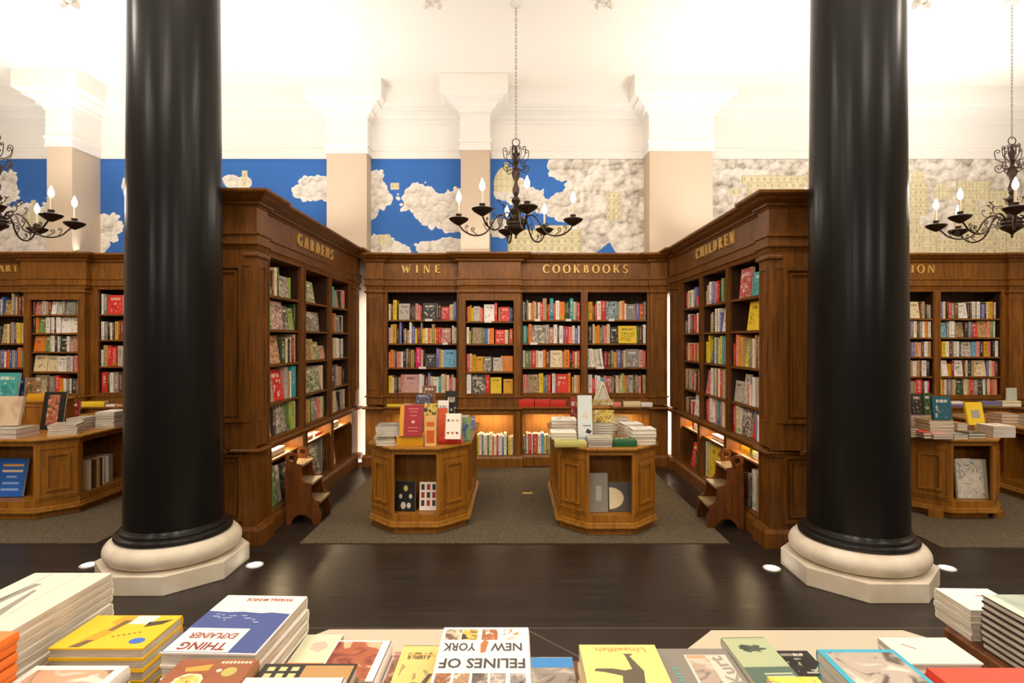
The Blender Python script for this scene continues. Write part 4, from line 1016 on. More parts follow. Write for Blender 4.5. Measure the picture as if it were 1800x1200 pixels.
pstand(K, 'yellow mosaic-patterned upright book on the grey pile', 1042, 1079, 721, z1, 5.33, .03, 'Y', 8, group=G1, fm=photo('6a5a38', 'c8a83c', 'd8d0b0', 26))
pstand(K, 'small picture-covered book on the riser above the mosaic cover', 1042, 1077, 702, TT + .2755, 5.78, .03, 't', 6, group=G1, fm=photo('5a7050', 'b89858', 'c8c4b4', 30))
pstand(K, 'tall pale blue and white upright book with a black mark', 1016, 1041, 696, TT, 5.22, .03, 'd3d8d4', 8, group=G1, fm=B_PLAIN)
TB = LASTBOOK
pstand(K, 'small red upright book peeking out behind the tall pale one', 1003, 1013, 698, TT, 5.85, .02, 'R', 6, group=G1)
e = empty('open_book', (X(1058, 5.9), 5.93, 1.0415)); tag(e, uniq('white book standing open like a tent on top of the riser'), 'book', G1)
m = MB(); m.prism([(-.085, 0), (-.075, 0), (.004, .205), (.085, 0), (.095, 0), (.012, .225), (-.006, .225)][::-1], -.08, .08, axis='y'); m.build('cover', cmat('d9d0b0'), e)
m = MB(); m.prism([(-.07, 0), (.08, 0), (.005, .19)], -.075, .075, axis='y'); m.build('page_block', PAGES, e)
# table beside the column, fiction side
sB = 'of the fiction table'
pstack(K, 'brown-edged book near the column ' + sB, 4, 1600, 1614, 768, TT, .2, .022, 'tmtm', 'F', group=G1)
_, z1 = pstack(K, 'red-covered book in the front row ' + sB, 2, 1624, 1640, 771, TT, .24, .03, 'Kr', 'F', group=G1)
_, z1 = pstack(K, 'grey-green book in the front row ' + sB, 2, 1641, 1677, 772, TT, .16, .024, 'gd', 'F', group=G1)
_, z1 = pstack(K, 'cream book in the front row ' + sB, 2, 1678, 1703, 772, TT, .16, .022, 'cg', 'F', group=G1)
_, z1 = pstack(K, 'black-bound book in the front row ' + sB, 2, 1704, 1734, 771, TT, .16, .027, 'kK', 'F', group=G1)
_, z1 = stack(K, 'white book in the corner pile ' + sB, 5, .215, .2, .022, 4.71, 5.47, TT, 'w', R(0), 'F', False, G1, .002)
_, z1 = stack(K, 'beige book in the second row ' + sB, 4, .24, .22, .034, 4.25, 5.66, TT, 'ctct', 0, 'F', True, G1, .003)
pstand(K, 'teal and navy upright book on the beige pile', 1638, 1671, 697, z1 + .001, 5.70, .03, '2b5c6c', 8, group=G1)
_, z1 = stack(K, 'tan thick book in the second row ' + sB, 3, .11, .2, .034, 4.49, 5.70, TT, 'tct', R(6), 'F', True, G1, .002)
_, z1 = stack(K, 'orange-yellow book lying under the yellow upright one', 2, .20, .24, .036, 4.73, 5.72, TT, 'YY', R(-8), 'N', True, G1, .002)
YB = pstand(K, 'yellow upright book with a grey square on its cover', 1698, 1729, 708, z1 + .001, 5.78, .03, 'y', 12, group=G1, rz=R(4), fm=B_PLAIN)
stack(K, 'grey book in the rear row near the column ' + sB, 5, .24, .22, .03, 4.27, 6.0, TT, 'gGtGg', 0, 'F', True, G1, .003)
pstand(K, 'dark upright book with a white label in the rear row', 1602, 1620, 692, TT + .151, 6.02, .02, 'K', 6, group=G1)
pstand(K, 'white-edged dark green upright book in the rear row', 1621, 1637, 691, TT + .151, 6.03, .03, 'N', 6, group=G1)
sB = 'of the farthest fiction table'
stack(K, 'cream book in the pile nearest the aisle ' + sB, 4, .16, .2, .035, 5.55, 5.98, TT, 'ctct', 0, 'F', True, G1, .003)
stack(K, 'dark-covered book in the tall pile ' + sB, 5, .22, .2, .035, 5.62, 5.68, TT, 'tKcKt', 0, 'F', True, G1, .003)
stack(K, 'brown book in the rear pile ' + sB, 3, .2, .2, .035, 5.58, 6.4, TT, 'tot', 0, 'F', True, G1, .003)
# table in front of the art shelves
sB = 'of the art table'
_, z1 = stack(K, 'thick white book at the front edge ' + sB, 2, .30, .26, .048, -4.87, 5.385, TT, 'dG', 0, 'F', True, G1, .002)
_, z1 = stack(K, 'pale-grey book in the low pile at the front corner ' + sB, 4, .24, .28, .024, -4.47, 5.62, TT, 'wGwG', R(24), 'F', True, G1, .003)
_, zz = stack(K, 'white book in the higher middle pile ' + sB, 4, .17, .26, .030, -4.59, 5.93, TT, 'wgwG', R(2), 'F', True, G1, .003)
_, zz = stack(K, 'pale-grey book in the tall pile at the aisle edge ' + sB, 7, .20, .26, .024, -4.385, 6.08, TT, 'GwGwgGw', R(1), 'F', True, G1, .003)
stack(K, 'white book in the rear aisle pile ' + sB, 3, .20, .24, .022, -4.44, 6.50, TT, 'owG', R(4), 'F', True, G1, .003)
pstand(K, 'large beige upright book leaning at the front', -14, 36, 698, TT + .096, 5.56, .03, 'd9bfa0', 14, group=G1, fm=photo('c0a080', 'd4b898', 'e0cbb0', 5))
zr = 1.0562
pstand(K, 'teal and pink upright book with rows of figures on the riser', -8, 32, 656, zr + .001, 6.18, .03, 'a', 10, group=G1)
pstand(K, 'navy upright book beside the teal and pink one', 34, 45, 664, zr + .001, 6.3, .03, '23407e', 6, group=G1)
stack(K, 'yellow book lying on the riser edge', 1, .21, .13, .07, -5.12, 6.09, zr, 'Y', 0, 'N', True, G1, .001)
pstand(K, 'brown pictured upright book on the lying yellow one', 46, 71, 664, zr + .0712, 6.17, .02, 'm', 8, group=G1, fm=photo('3a2c1c', '8a6a3c', 'c8b8a4', 18))
pstand(K, 'black-bordered upright book with a crowded painting on it', 73, 112, 690, TT, 5.97, .025, 'k', 10, group=G1, fm=B_PLAIN)
CP = LASTBOOK
pstand(K, 'small dark upright book with a painting behind the tall pile', 116, 140, 706, TT, 6.75, .02, 'R', 8, group=G1)

# pictures and writing on the covers standing nearest
def plate(parent, name, pts, mt, tilt, t, lift=.0012):     # a printed patch on a leaning cover; pts in cover x / height
    a = R(tilt); ca, sa = math.cos(a), math.sin(a)
    m = MB()
    def fn(x, y, z): return (x, -z * ca + y * sa, y * ca + z * sa)
    n = len(pts)
    m.v = [fn(x, y, t) for x, y in pts] + [fn(x, y, t + lift) for x, y in pts]
    m.f = [tuple(reversed(range(n))), tuple(range(n, 2 * n))] + [(i, (i + 1) % n, n + (i + 1) % n, n + i) for i in range(n)]; m.m = [0] * len(m.f)
    return m.build(name, mt, parent)
rc = lambda x0, x1, y0, y1: [(x0, y0), (x1, y0), (x1, y1), (x0, y1)]
def text_mesh(parent, name, body, size, mt, M, width=None, align='CENTER', bold=0.0, ext=.0008):
    cu = bpy.data.curves.new(name, 'FONT'); cu.body = body; cu.size = size; cu.extrude = ext; cu.align_x = align; cu.align_y = 'CENTER'; cu.offset = bold; cu.resolution_u = 2
    tmp = bpy.data.objects.new('tmp', cu); COL.objects.link(tmp)
    cu.offset = size * .022
    dg = bpy.context.evaluated_depsgraph_get(); me = bpy.data.meshes.new_from_object(tmp.evaluated_get(dg)); me.name = name
    COL.objects.unlink(tmp); bpy.data.objects.remove(tmp)
    s = 1.0
    if width:
        xs = [v.co.x for v in me.vertices]
        if xs: s = width / (max(xs) - min(xs))
    me.transform(M @ Matrix.Diagonal((s, 1, 1, 1)))
    me.materials.clear(); me.materials.append(mt)
    o = bpy.data.objects.new(name, me); COL.objects.link(o); o.parent = parent
    return o
plate(RB, 'spine_band', rc(-.1, -.065, .002, .275), cmat('dc9a18'), 12, .035)
for yy, ww in ((.24, .09), (.215, .07), (.18, .06), (.075, .085), (.045, .08)):
    plate(RB, 'gilt_rule', rc(.018 - ww / 2, .018 + ww / 2, yy - .003, yy + .003), cmat('d98a66'), 12, .035)
plate(RB, 'gilt_ornament', [(.018 + .016 * math.cos(R(60 * i)), .125 + .014 * math.sin(R(60 * i))) for i in range(6)], cmat('e8b090'), 12, .035)
plate(OB, 'cover_panel', rc(-.035, .035, .03, .14), cmat('cf5a14'), 3, .04); plate(OB, 'cover_panel', rc(-.035, .035, .175, .215), cmat('d8641c'), 3, .04)
plate(WB, 'spine_band', rc(-.07, -.064, .0, .22), cmat('d8481c'), 10, .05)
for i in range(6): plate(WB, 'cover_picture', [(-.04 + .04 * (i % 3) + .014 * math.cos(R(a)), (.055 if i < 3 else .165) + .012 * math.sin(R(a))) for a in range(0, 360, 72)], cmat(('9a5a38', 'b8743c', '8a4a30', '5a5040', 'a8a080', 'c8a83c')[i]), 10, .05)
plate(TB, 'cover_picture', [(.0, .09), (.04, .075), (.06, .10), (.02, .125)], cmat('2a2420'), 8, .03); plate(TB, 'cover_picture', rc(-.02, .02, .22, .27), photo('d8a050', 'd8d0c0', 'c8c0b0', 30), 8, .03)
plate(TB, 'cover_picture', rc(-.055, .06, .0, .045), cmat('8fb4c4'), 8, .03); plate(TB, 'cover_picture', rc(-.02, .05, .145, .155), cmat('7a7468'), 8, .03)
plate(YB, 'cover_square', rc(-.045, .045, .07, .15), cmat('a49a8c'), 12, .03)
plate(CP, 'cover_painting', rc(-.065, .055, .04, .36), photo('3a4a38', 'b8644a', 'd8b080', 22), 10, .025)
# books inside the tables' open ends
BN = 'niche_book'
def inniche(lab, p0, p1, ptop, d, col, z=.1755, tilt=6, rz=0, t=.03): return pstand(BN, lab, p0, p1, ptop, z, d, t, col, tilt, group='books in the open table ends', rz=rz, fm=B_PLAIN)
nb1 = inniche('black book with a white drawing in the open end of the table', 697, 731, 846, 5.10, 'k', tilt=5, rz=R(-4))
nb2 = inniche('white book with red and black shapes beside the black one', 738, 771, 848, 5.12, 'w', tilt=6)
nb3 = inniche('tall grey book with faint lettering in the open table end', 1033, 1068, 832, 5.07, '8f897c', tilt=4, rz=R(4))
nb4 = inniche('dark grey book with a large cream half circle on its cover', 1069, 1109, 848, 5.09, '57504c', tilt=7)
nb5 = inniche('bright blue book with orange and white lettering in the art table', -22, 42, 808, 5.55, '1f5fb4', tilt=12)
nb6 = inniche('tall pictured book with blue and yellow scenes in the fiction table', 1680, 1734, 808, 5.50, 'G', tilt=6)
H4 = .20
plate(nb4, 'cover_half_circle', [(-.095, .02)] + [(-.095 + .13 * math.cos(R(a)), .115 + .095 * math.sin(R(a))) for a in range(-90, 91, 10)], cmat('e2cfa6'), 7, .03)
plate(nb3, 'cover_lettering', rc(-.02, .03, .10, .23), cmat('b5ae9f'), 4, .03)
for i, (x_, y_, rr) in enumerate(((0, .2, .02), (-.045, .13, .016), (.045, .13, .016), (-.02, .05, .025), (.03, .05, .02))):
    plate(nb1, 'cover_drawing', [(x_ + rr * math.cos(R(a)), y_ + rr * 1.4 * math.sin(R(a))) for a in range(0, 360, 60)], cmat('c9c0b0' if i else 'd8c060'), 5, .03)
for i in range(9):
    plate(nb2, 'cover_drawing', rc(-.07 + .05 * (i % 3), -.04 + .05 * (i % 3), .04 + .07 * (i // 3), .09 + .07 * (i // 3)), cmat('a8322a' if i % 2 else '3a3430'), 6, .03)
for i, (y_, w_, c_) in enumerate(((.30, .2, 'd8a050'), (.245, .2, 'e0c8b0'), (.19, .10, '88a8d8'), (.13, .16, '88a8d8'), (.07, .17, '88a8d8'))):
    plate(nb5, 'cover_lettering', rc(.02 - w_ / 2 + .03, .02 + w_ / 2 + .03, y_ - .012, y_ + .01), cmat(c_), 12, .03)
for i, (pts, c_) in enumerate(((rc(-.14, .0, .01, .38), 'b9b2b8'), ([(.0, .1), (.12, .02), (.1, .36), (-.01, .36)], '8c98a4'), (rc(-.03, .07, .2, .32), 'b8a850'), (rc(-.05, .10, .12, .17), 'd8a090'), (rc(.03, .11, .02, .09), 'd4c040'))):
    plate(nb6, 'cover_scene', pts, photo(c_, 'd8ccb8', 'a09888', 14), 6, .03, .0012 + .0006 * i)
# books in the side niche of the art table
NY = 0
for i, (c_, w_) in enumerate((('c', .03), ('K', .03), ('m', .03), ('t', .05), ('K', .03), ('w', .02), ('d', .02), ('w', .02), ('w', .02), ('g', .06))):
    mc, mp = book_geo(.2, .30 - .01 * (i % 3), w_, True, 'R'); yy = 5.80 + NY; NY += w_ + .004
    m = merged(mc, mp, lambda p: (p[0], p[2], p[1] + .15))
    o = bpy.data.objects.new('niche_book', m.mesh('niche_book', [B_SPINE, PAGES])); COL.objects.link(o); o.location = (-4.44, yy, .1765); o.color = bcol(c_)
    tag(o, uniq('%s book standing %s in the side opening of the art table' % (CN[c_], ORD[i])), 'book', 'books in the open table ends')
for i, c_ in enumerate('KkgKtcK'):
    mc, mp = book_geo(.2, .30 - .015 * (i % 3), .03, True, 'L'); yy = 5.67 + .05 * i
    m = merged(mc, mp, lambda p: (p[0], p[2], p[1] + .15))
    o = bpy.data.objects.new('niche_book', m.mesh('niche_book', [B_SPINE, PAGES])); COL.objects.link(o); o.location = (5.58, yy, .1765); o.color = bcol(c_)
    tag(o, uniq('%s book standing %s in the side opening of the farthest fiction table' % (CN[c_], ORD[i])), 'book', 'books in the open table ends')
# flat books on the inner shelves of the side bookcases
def flat_in(key, lx, n, w, h, t, cols, lab):
    x, y = to_world(key, lx, .05); rz = CASES[key][2]
    stack('niche_book', lab, n, w, h, t, x, y, .6205, cols, rz, 'N', True, 'books in the lit niches', .002)
flat_in('g', .60, 2, .40, .2, .028, 'cw', 'large white book lying in the lit niche nearest the column')
flat_in('g', 1.43, 2, .30, .2, .022, 'tw', 'white book lying in the lit middle niche')
flat_in('g', 1.75, 1, .22, .18, .03, 'r', 'red book lying in the lit middle niche')
flat_in('g', 2.32, 3, .34, .2, .022, 'wcw', 'white book lying in the lit niche nearest the wall')
flat_in('h', 3.0 - 1.43, 2, .40, .2, .024, 'wd', 'white and red book lying in the lit middle niche of the children side')
# ------------------------------------------------------------------ library step stools
def stool(x, y, rz, label, sgn):
    r = empty('step_stool', (x, y, 0), rz); tag(r, label, 'step stool', 'wooden library steps')
    # profile in local x (depth, steps descend towards +x) and z
    pr = [(0, .0), (.05, .0), (.075, .05), (.12, .085), (.19, .085), (.235, .05), (.26, 0), (.32, 0), (.325, .10), (.30, .14), (.315, .19), (.315, .205), (.285, .21), (.255, .24), (.235, .30), (.24, .365), (.215, .375), (.175, .385), (.15, .43), (.145, .50), (.15, .545), (.10, .555)]
    ring = [(.055 + .052 * math.cos(R(a)), .605 + .052 * math.sin(R(a))) for a in range(-20, 221, 20)]
    outer = pr + ring + [(.012, .55), (0, .50)]
    for s in (-.17, .15):
        m = MB()
        # side board with its round hand-hole: a fan of quads round the hole, the board below
        m.prism(([p for p in pr] + [(.10, .575), (.01, .575), (0, .50)])[::-1], s, s + .02, axis='y')
        n = 24; cx, cz = .055, .61
        for i in range(n):
            a, b_ = R(360 * i / n), R(360 * (i + 1) / n)
            q = [(cx + .055 * math.cos(a), cz + .055 * math.sin(a)), (cx + .055 * math.cos(b_), cz + .055 * math.sin(b_)), (cx + .028 * math.cos(b_), cz + .028 * math.sin(b_)), (cx + .028 * math.cos(a), cz + .028 * math.sin(a))]
            m.prism(q[::-1], s - .004, s + .024, axis='y')
        m.build('side_board', W_STOOL, r)
    for (x0, x1, z) in ((.13, .315, .205), (.06, .245, .375), (.0, .155, .545)):
        m = MB(); m.box(x0, x1 + .004, -.15, .15, z - .02, z); m.build('tread', mat('worn_tread', hexc('8a7250'), .5), r)
        m = MB(); m.box(x0, x0 + .015, -.15, .15, z, z + .15) if z < .5 else m.box(0, .015, -.15, .15, .2, z - .02); m.build('riser_board', W_STOOL, r)
    return r
stool(-2.13, 5.43, R(2), 'wooden step stool with ring handles against the gardens bookcase', 1)
stool(2.07, 5.30, R(180 - 2), 'wooden step stool with ring handles against the children bookcase', -1)

# brass socket plate in the carpet, tags on the shelf edges, ceiling fittings
m = MB(); m.box(-.055, .055, -.03, .03, 0, .004); m.box(-.045, -.005, -.02, .02, .004, .006); m.box(.005, .045, -.02, .02, .004, .006)
o = m.build('floor_socket', mat('brass_plate', hexc('d8b256'), .4, .3)); o.location = (.14, 6.3, .0065); tag(o, 'small brass socket plate set in the carpet between the two display tables', 'socket')
tags = [(747, 760, 1.983, 0, 0), (778, 787, 1.659, 0, 1), (736, 749, 1.326, 0, 2), (852, 864, 1.96, -.10, 0), (940, 950, 1.983, 0, 0), (994, 1004, 1.983, 0, 0), (932, 945, 1.659, 0, 1), (1070, 1080, 1.983, 0, 0), (1048, 1062, 1.326, 0, 2)]
tn = ['top shelf of the wine bay', 'second shelf of the wine bay under the red cover', 'third shelf of the wine bay', 'top shelf of the projecting bay', 'top shelf of the inner cookbooks bay near its start', 'top shelf of the inner cookbooks bay under the orange spine',
      'second shelf of the inner cookbooks bay', 'top shelf of the outer cookbooks bay', 'third shelf of the outer cookbooks bay']
for (a, c, z, dy, k), l in zip(tags, tn):
    m = MB(); x0, x1 = X(a, 7.83 + dy), X(c, 7.83 + dy); w = x1 - x0
    m.box(-w / 2, w / 2, -.0015, 0, -.02, .012); m.box(-w / 2, w / 2, 0, .01, -.0005, .0005)
    o = m.build('shelf_tag', WHITE); o.location = ((x0 + x1) / 2, 7.8315 + dy, z + .0008); tag(o, 'small white tag on the ' + l, 'label', 'white tags on the shelf edges')
for px_, l in ((125, 'white ceiling spotlight above the art shelves'), (760, 'white ceiling spotlight above the wine shelves'), (1062, 'white ceiling spotlight above the cookbooks'), (1618, 'white ceiling spotlight above the fiction shelves')):
    e = empty('ceiling_spotlight', (X(px_, 5.95), 5.95, 5.25)); tag(e, l, 'light', 'ceiling spotlights')
    m = MB(); m.lathe([(.05, -.035), (.07, -.02), (.075, 0)], n=20); m.build('ceiling_plate', STEELW, e, smooth=True)
    for s in (-1, 1):
        m = MB(); m.tube([(0, 0, -.03), (s * .04, -.01, -.05)], .008); m.tube([(s * .035, -.01, -.045), (s * .085, -.03, -.075)], [.022, .032], n=12); m.build('lamp_head', STEELW, e, smooth=True)

# ------------------------------------------------------------------ chandeliers
def chandelier(x, y, angles, zh, label, Rr=.6, power=4.5):
    r = empty('chandelier', (x, y, zh)); tag(r, label, 'chandelier', 'bronze candle chandeliers')
    top = 5.25 - zh
    # ceiling rose, chain
    m = MB(); m.lathe([(.012, top - .05), (.03, top - .045), (.06, top - .02), (.062, top)], n=20); m.build('ceiling_rose', STEELW, r, smooth=True)
    m = MB(); z = 1.05; k = 0
    while z < top - .045:
        q = []
        for i in range(10):
            a = 2 * math.pi * i / 10; u, w = .009 * math.cos(a), .022 * math.sin(a)
            q.append((u, 0, z + w) if k % 2 else (0, u, z + w))
        m.tube(q, .0028, n=5, closed=True); z += .036; k += 1
    m.build('chain', CHAIN, r, smooth=True)['kind'] = 'stuff'
    m = MB(); KS = 1.12; pr = [(.003, 0), (.012, .012), (.008, .03), (.02, .05), (.05, .075), (.085, .10), (.09, .125), (.08, .14), (.088, .15), (.088, .165), (.07, .185), (.075, .20), (.05, .225), (.04, .25), (.055, .275), (.06, .30), (.04, .33), (.018, .345),
                    (.03, .37), (.045, .40), (.03, .43), (.016, .45), (.03, .48), (.034, .52), (.022, .56), (.014, .60), (.03, .64), (.042, .68), (.03, .73), (.014, .76), (.025, .79), (.04, .80), (.014, .82), (.02, .86), (.032, .89), (.014, .92), (.01, .98)]
    m.lathe([(a_ * KS, b_) for a_, b_ in pr], n=24); m.build('stem', IRON, r, smooth=True)
    m = MB(); m.tube([(.04 * math.cos(R(a)), 0, 1.015 + .04 * math.sin(R(a))) for a in range(0, 360, 24)], .005, closed=True); m.build('hanging_ring', IRON, r, smooth=True)
    def scroll(m, ca, sa, pts, rad):
        m.tube([(p * ca, p * sa, q) for p, q in pts], rad, n=5)
    def spiral(cx, cz, r0, a0, turns, n=14, sgn=1):
        return [(cx + r0 * (1 - i / n * .8) * math.cos(R(a0 + sgn * 360 * turns * i / n)), cz + r0 * (1 - i / n * .8) * math.sin(R(a0 + sgn * 360 * turns * i / n))) for i in range(n + 1)]
    m = MB()
    for i in range(6):
        a = R(60 * i + 15); ca, sa = math.cos(a), math.sin(a)
        scroll(m, ca, sa, [(.02, .74), (.06, .72), (.10, .70), (.135, .73)] + spiral(.105, .755, .034, -20, 1.2), .005)
        scroll(m, ca, sa, [(.03, .80), (.08, .81), (.13, .85), (.14, .90)] + spiral(.115, .925, .028, -20, 1.1), .0045)
        scroll(m, ca, sa, [(.02, .80), (.055, .87), (.06, .93)] + spiral(.045, .955, .018, 0, 1.0), .0035)
    m.build('crown_scrolls', IRON, r, smooth=True)
    zp = .175
    for n_, adeg in enumerate(angles):
        a = R(adeg); ca, sa = math.cos(a), math.sin(a)
        e = MB()
        pts = [(.07, .16), (.12, .235), (.18, .245), (.235, .19), (.27, .12), (.32, .06), (.39, .03), (.47, .035), (.54, .07), (.585, .12), (Rr, zp)]
        sm = []
        for i in range(len(pts) - 1):
            for k in range(3):
                t_ = k / 3; p0 = pts[max(i - 1, 0)]; p1 = pts[i]; p2 = pts[i + 1]; p3 = pts[min(i + 2, len(pts) - 1)]
                sm.append(tuple(.5 * ((2 * p1[j]) + (-p0[j] + p2[j]) * t_ + (2 * p0[j] - 5 * p1[j] + 4 * p2[j] - p3[j]) * t_ ** 2 + (-p0[j] + 3 * p1[j] - 3 * p2[j] + p3[j]) * t_ ** 3) for j in (0, 1)))
        sm.append(pts[-1])
        scroll(e, ca, sa, sm, .009)
        scroll(e, ca, sa, [(.30, .08), (.33, .12)] + spiral(.315, .145, .026, -30, 1.2), .0045)
        scroll(e, ca, sa, [(.40, .03), (.45, .07)] + spiral(.45, .095, .024, -60, 1.2, sgn=1), .0045)
        scroll(e, ca, sa, [(.50, .05), (.53, .10)] + spiral(.515, .12, .018, 0, 1.1), .004)
        scroll(e, ca, sa, [(.14, .24), (.17, .17)] + spiral(.155, .145, .026, 40, 1.2, sgn=-1), .0045)
        scroll(e, ca, sa, [(.20, .235), (.235, .26), (.245, .30)] + spiral(.232, .31, .014, 0, 1.0), .004)
        e.build('arm', IRON, r, smooth=True)
        px_, py_ = Rr * ca, Rr * sa
        c = MB(); c.lathe([(.012, zp - .045), (.03, zp - .035), (.055, zp - .02), (.085, zp), (.102, zp + .018), (.104, zp + .026), (.08, zp + .036), (.035, zp + .045), (.026, zp + .055), (.03, zp + .065), (.03, zp + .075), (.014, zp + .078)], px_, py_, n=20)
        pan = c.build('drip_pan', IRON, r, smooth=True)
        c = MB(); c.lathe([(.012, zp + .07), (.011, zp + .20)], px_, py_, n=12); cd = c.build('candle', CANDLE, r, smooth=True)
        c = MB(); c.lathe([(.008, zp + .20), (.02, zp + .215), (.027, zp + .24), (.024, zp + .265), (.012, zp + .295), (.002, zp + .32)], px_, py_, n=12); bl = c.build('bulb', BULB, r, smooth=True)
        l = bpy.data.lights.new('candle_lamp', 'POINT'); l.energy = power; l.color = WARM; l.shadow_soft_size = .03
        lo = bpy.data.objects.new('candle_lamp', l); COL.objects.link(lo); lo.location = (x + px_, y + py_, zh + zp + .37)
    # small leafy sprigs between the arms
    m = MB()
    for i in range(6):
        a = R(angles[i] + 24); ca, sa = math.cos(a), math.sin(a)
        scroll(m, ca, sa, [(.05, .28), (.10, .34), (.16, .33), (.20, .37)], .004)
        for k in range(5):
            b_ = R(72 * k); m.tube([(.20 * ca, .20 * sa, .37), (.20 * ca + .028 * math.cos(b_), .20 * sa + .028 * math.sin(b_), .39)], [.006, .001], n=4)
    m.build('leaf_sprigs', IRON, r, smooth=True)
chandelier(.012, 6.0, (185, 237, 280, 358, 57, 100), 2.77, 'bronze candle chandelier hanging in the middle over the cookbooks aisle')
chandelier(5.2, 5.95, (148, 190, 96, 231, 300, 20), 2.77, 'bronze candle chandelier hanging over the fiction tables', .64)
chandelier(-5.33, 5.85, (-50, -8, 30, 100, 170, 225), 2.77, 'bronze candle chandelier hanging over the art table', .64)

# ------------------------------------------------------------------ foreground tables
def plain_table(x0, x1, y0, y1, c, label, z=.76):
    r = empty('book_table', ((x0 + x1) / 2, (y0 + y1) / 2, 0)); tag(r, label, 'table', 'tables nearest the viewer')
    hx, hy = (x1 - x0) / 2, (y1 - y0) / 2
    m = MB(); m.prism(oct_pts(hx, hy, c), z - .035, z); m.build('tabletop', W_STOOL, r, bevel=.006)
    m = MB(); m.prism(oct_pts(hx - .04, hy - .04, c), .10, z - .035)
    m.frame((-hx + c + .03, -hy + .04, .16), (1, 0, 0), (0, 0, 1), (0, -1, 0), 2 * hx - 2 * c - .06, z - .28, .03, .012)
    m.frame((hx - c - .03, hy - .04, .16), (-1, 0, 0), (0, 0, 1), (0, 1, 0), 2 * hx - 2 * c - .06, z - .28, .03, .012)
    m.build('body', W_TABLE, r)
    m = MB(); m.prism(oct_pts(hx - .01, hy - .01, c), 0, .10); m.build('plinth', W_TABLE, r, bevel=.006)
plain_table(-1.46, 1.28, .62, 1.675, .05, 'long book table in the foreground with yellow and white book stacks')
plain_table(1.40, 2.4, .62, 1.955, .10, 'brown wooden table corner carrying white and dark-edged book stacks')

FG = 'books on the foreground tables'
def fstack(kind, lab, x0, x1, y0, y1, top, th, n, cols, spine='L', hard=True, rz=0, jit=.003, z0=.7605, full=None):
    n_all = max(1, round((top - z0) / th)); tt = (top - z0) / n_all
    out, _ = stack(kind, lab, n_all, x1 - x0, y1 - y0, tt, (x0 + x1) / 2, y0, z0, cols, R(rz), spine, hard, FG, jit)
    e = out[-1]; e.rotation_euler.z = R(rz); return e, tt, (x1 - x0), (y1 - y0)
def on_top(e, tt, name, pts, mt, k=0):       # printed patch on a lying cover; u,v in metres from the centre
    m = MB(); m.prism(pts, tt - .0006, tt + .0002 + .0003 * k); return m.build(name, mt, e)
def words_on(e, tt, body, u, v, size, mt, width=None, rot=180, k=1):
    M = Matrix.Translation((u, v, tt + .0003 + .0003 * k)) @ Matrix.Rotation(R(rot), 4, 'Z')
    return text_mesh(e, 'cover_lettering', body, size, mt, M, width, ext=.0002)
rr_ = lambda u0, u1, v0, v1: [(u0, v0), (u1, v0), (u1, v1), (u0, v1)]
def blob(u, v, ru, rv, n=20, wob=0, ph=0): return [(u + ru * math.cos(2 * math.pi * i / n) * (1 + wob * math.sin(3 * i + ph)), v + rv * math.sin(2 * math.pi * i / n) * (1 + wob * math.cos(2 * i + ph))) for i in range(n)]
B = 'hardcover_book'; PB = 'paperback_book'
# tall white stack at the left edge with big grey letters
e, tt, w, h = fstack(PB, 'large white journal with big grey letters', -1.40, -1.175, 1.315, 1.665, 1.02, .022, 12, 'www', 'F', False)
on_top(e, tt, 'cover_print', rr_(-w / 2, w / 2, -h / 2, h / 2), cmat('d8cfbc'))
on_top(e, tt, 'cover_print', [(-.10, -.16), (-.06, -.16), (-.03, .10), (-.05, .10)], cmat('8d867a'), 1)
on_top(e, tt, 'cover_print', [(.00, -.16), (.035, -.16), (-.01, .06), (-.02, .06)], cmat('8d867a'), 1)
on_top(e, tt, 'cover_print', rr_(-.058, -.055, -.17, .17), cmat('a89f90'), 1); on_top(e, tt, 'cover_print', rr_(.03, .033, -.17, .17), cmat('c2b9a8'), 1)
# orange stack
e, tt, w, h = fstack(B, 'orange book with black spine marks', -1.29, -1.14, 1.10, 1.30, 1.034, .0225, 12, ['f07a30'], 'R')
on_top(e, tt, 'cover_print', rr_(-w / 2, w / 2, -h / 2, h / 2), cmat('f0803a'))
# yellow stack
e, tt, w, h = fstack(B, 'bright yellow book with a guitar-like figure on its cover', -1.136, -.905, 1.384, 1.55, .95, .027, 7, ['f4c21c'], 'F', jit=.0015)
on_top(e, tt, 'cover_print', rr_(-w / 2, w / 2, -h / 2, h / 2), cmat('f0bb1c'))
on_top(e, tt, 'cover_print', [(-.07, -.075), (-.045, -.075), (-.015, -.02), (.0, .055), (.02, .08), (-.04, .08), (-.05, .045), (-.03, .03), (-.055, -.02)], cmat('f09a10'), 1)
on_top(e, tt, 'cover_print', [(-.072, -.078), (-.045, -.078), (-.03, -.045), (-.05, -.045)], cmat('6d5634'), 2)
on_top(e, tt, 'cover_print', [(-.03, .0), (-.018, .0), (.0, .055), (-.02, .055)], cmat('6d5634'), 2)
on_top(e, tt, 'cover_print', [(.0, .035), (.055, .035), (.06, .08), (.0, .08)], cmat('e4ddd0'), 2)
on_top(e, tt, 'cover_print', [(.05, .02), (.09, .035), (.105, .06), (.05, .045)], cmat('4a3d28'), 2)
on_top(e, tt, 'cover_print', blob(.078, -.048, .019, .014), cmat('3a6ac4'), 2)
for i_ in range(6): on_top(e, tt, 'cover_print', rr_(-.0 + .011 * i_, .007 + .011 * i_, -.03 + .004 * i_, -.024 + .004 * i_), cmat('8a6a20'), 1)
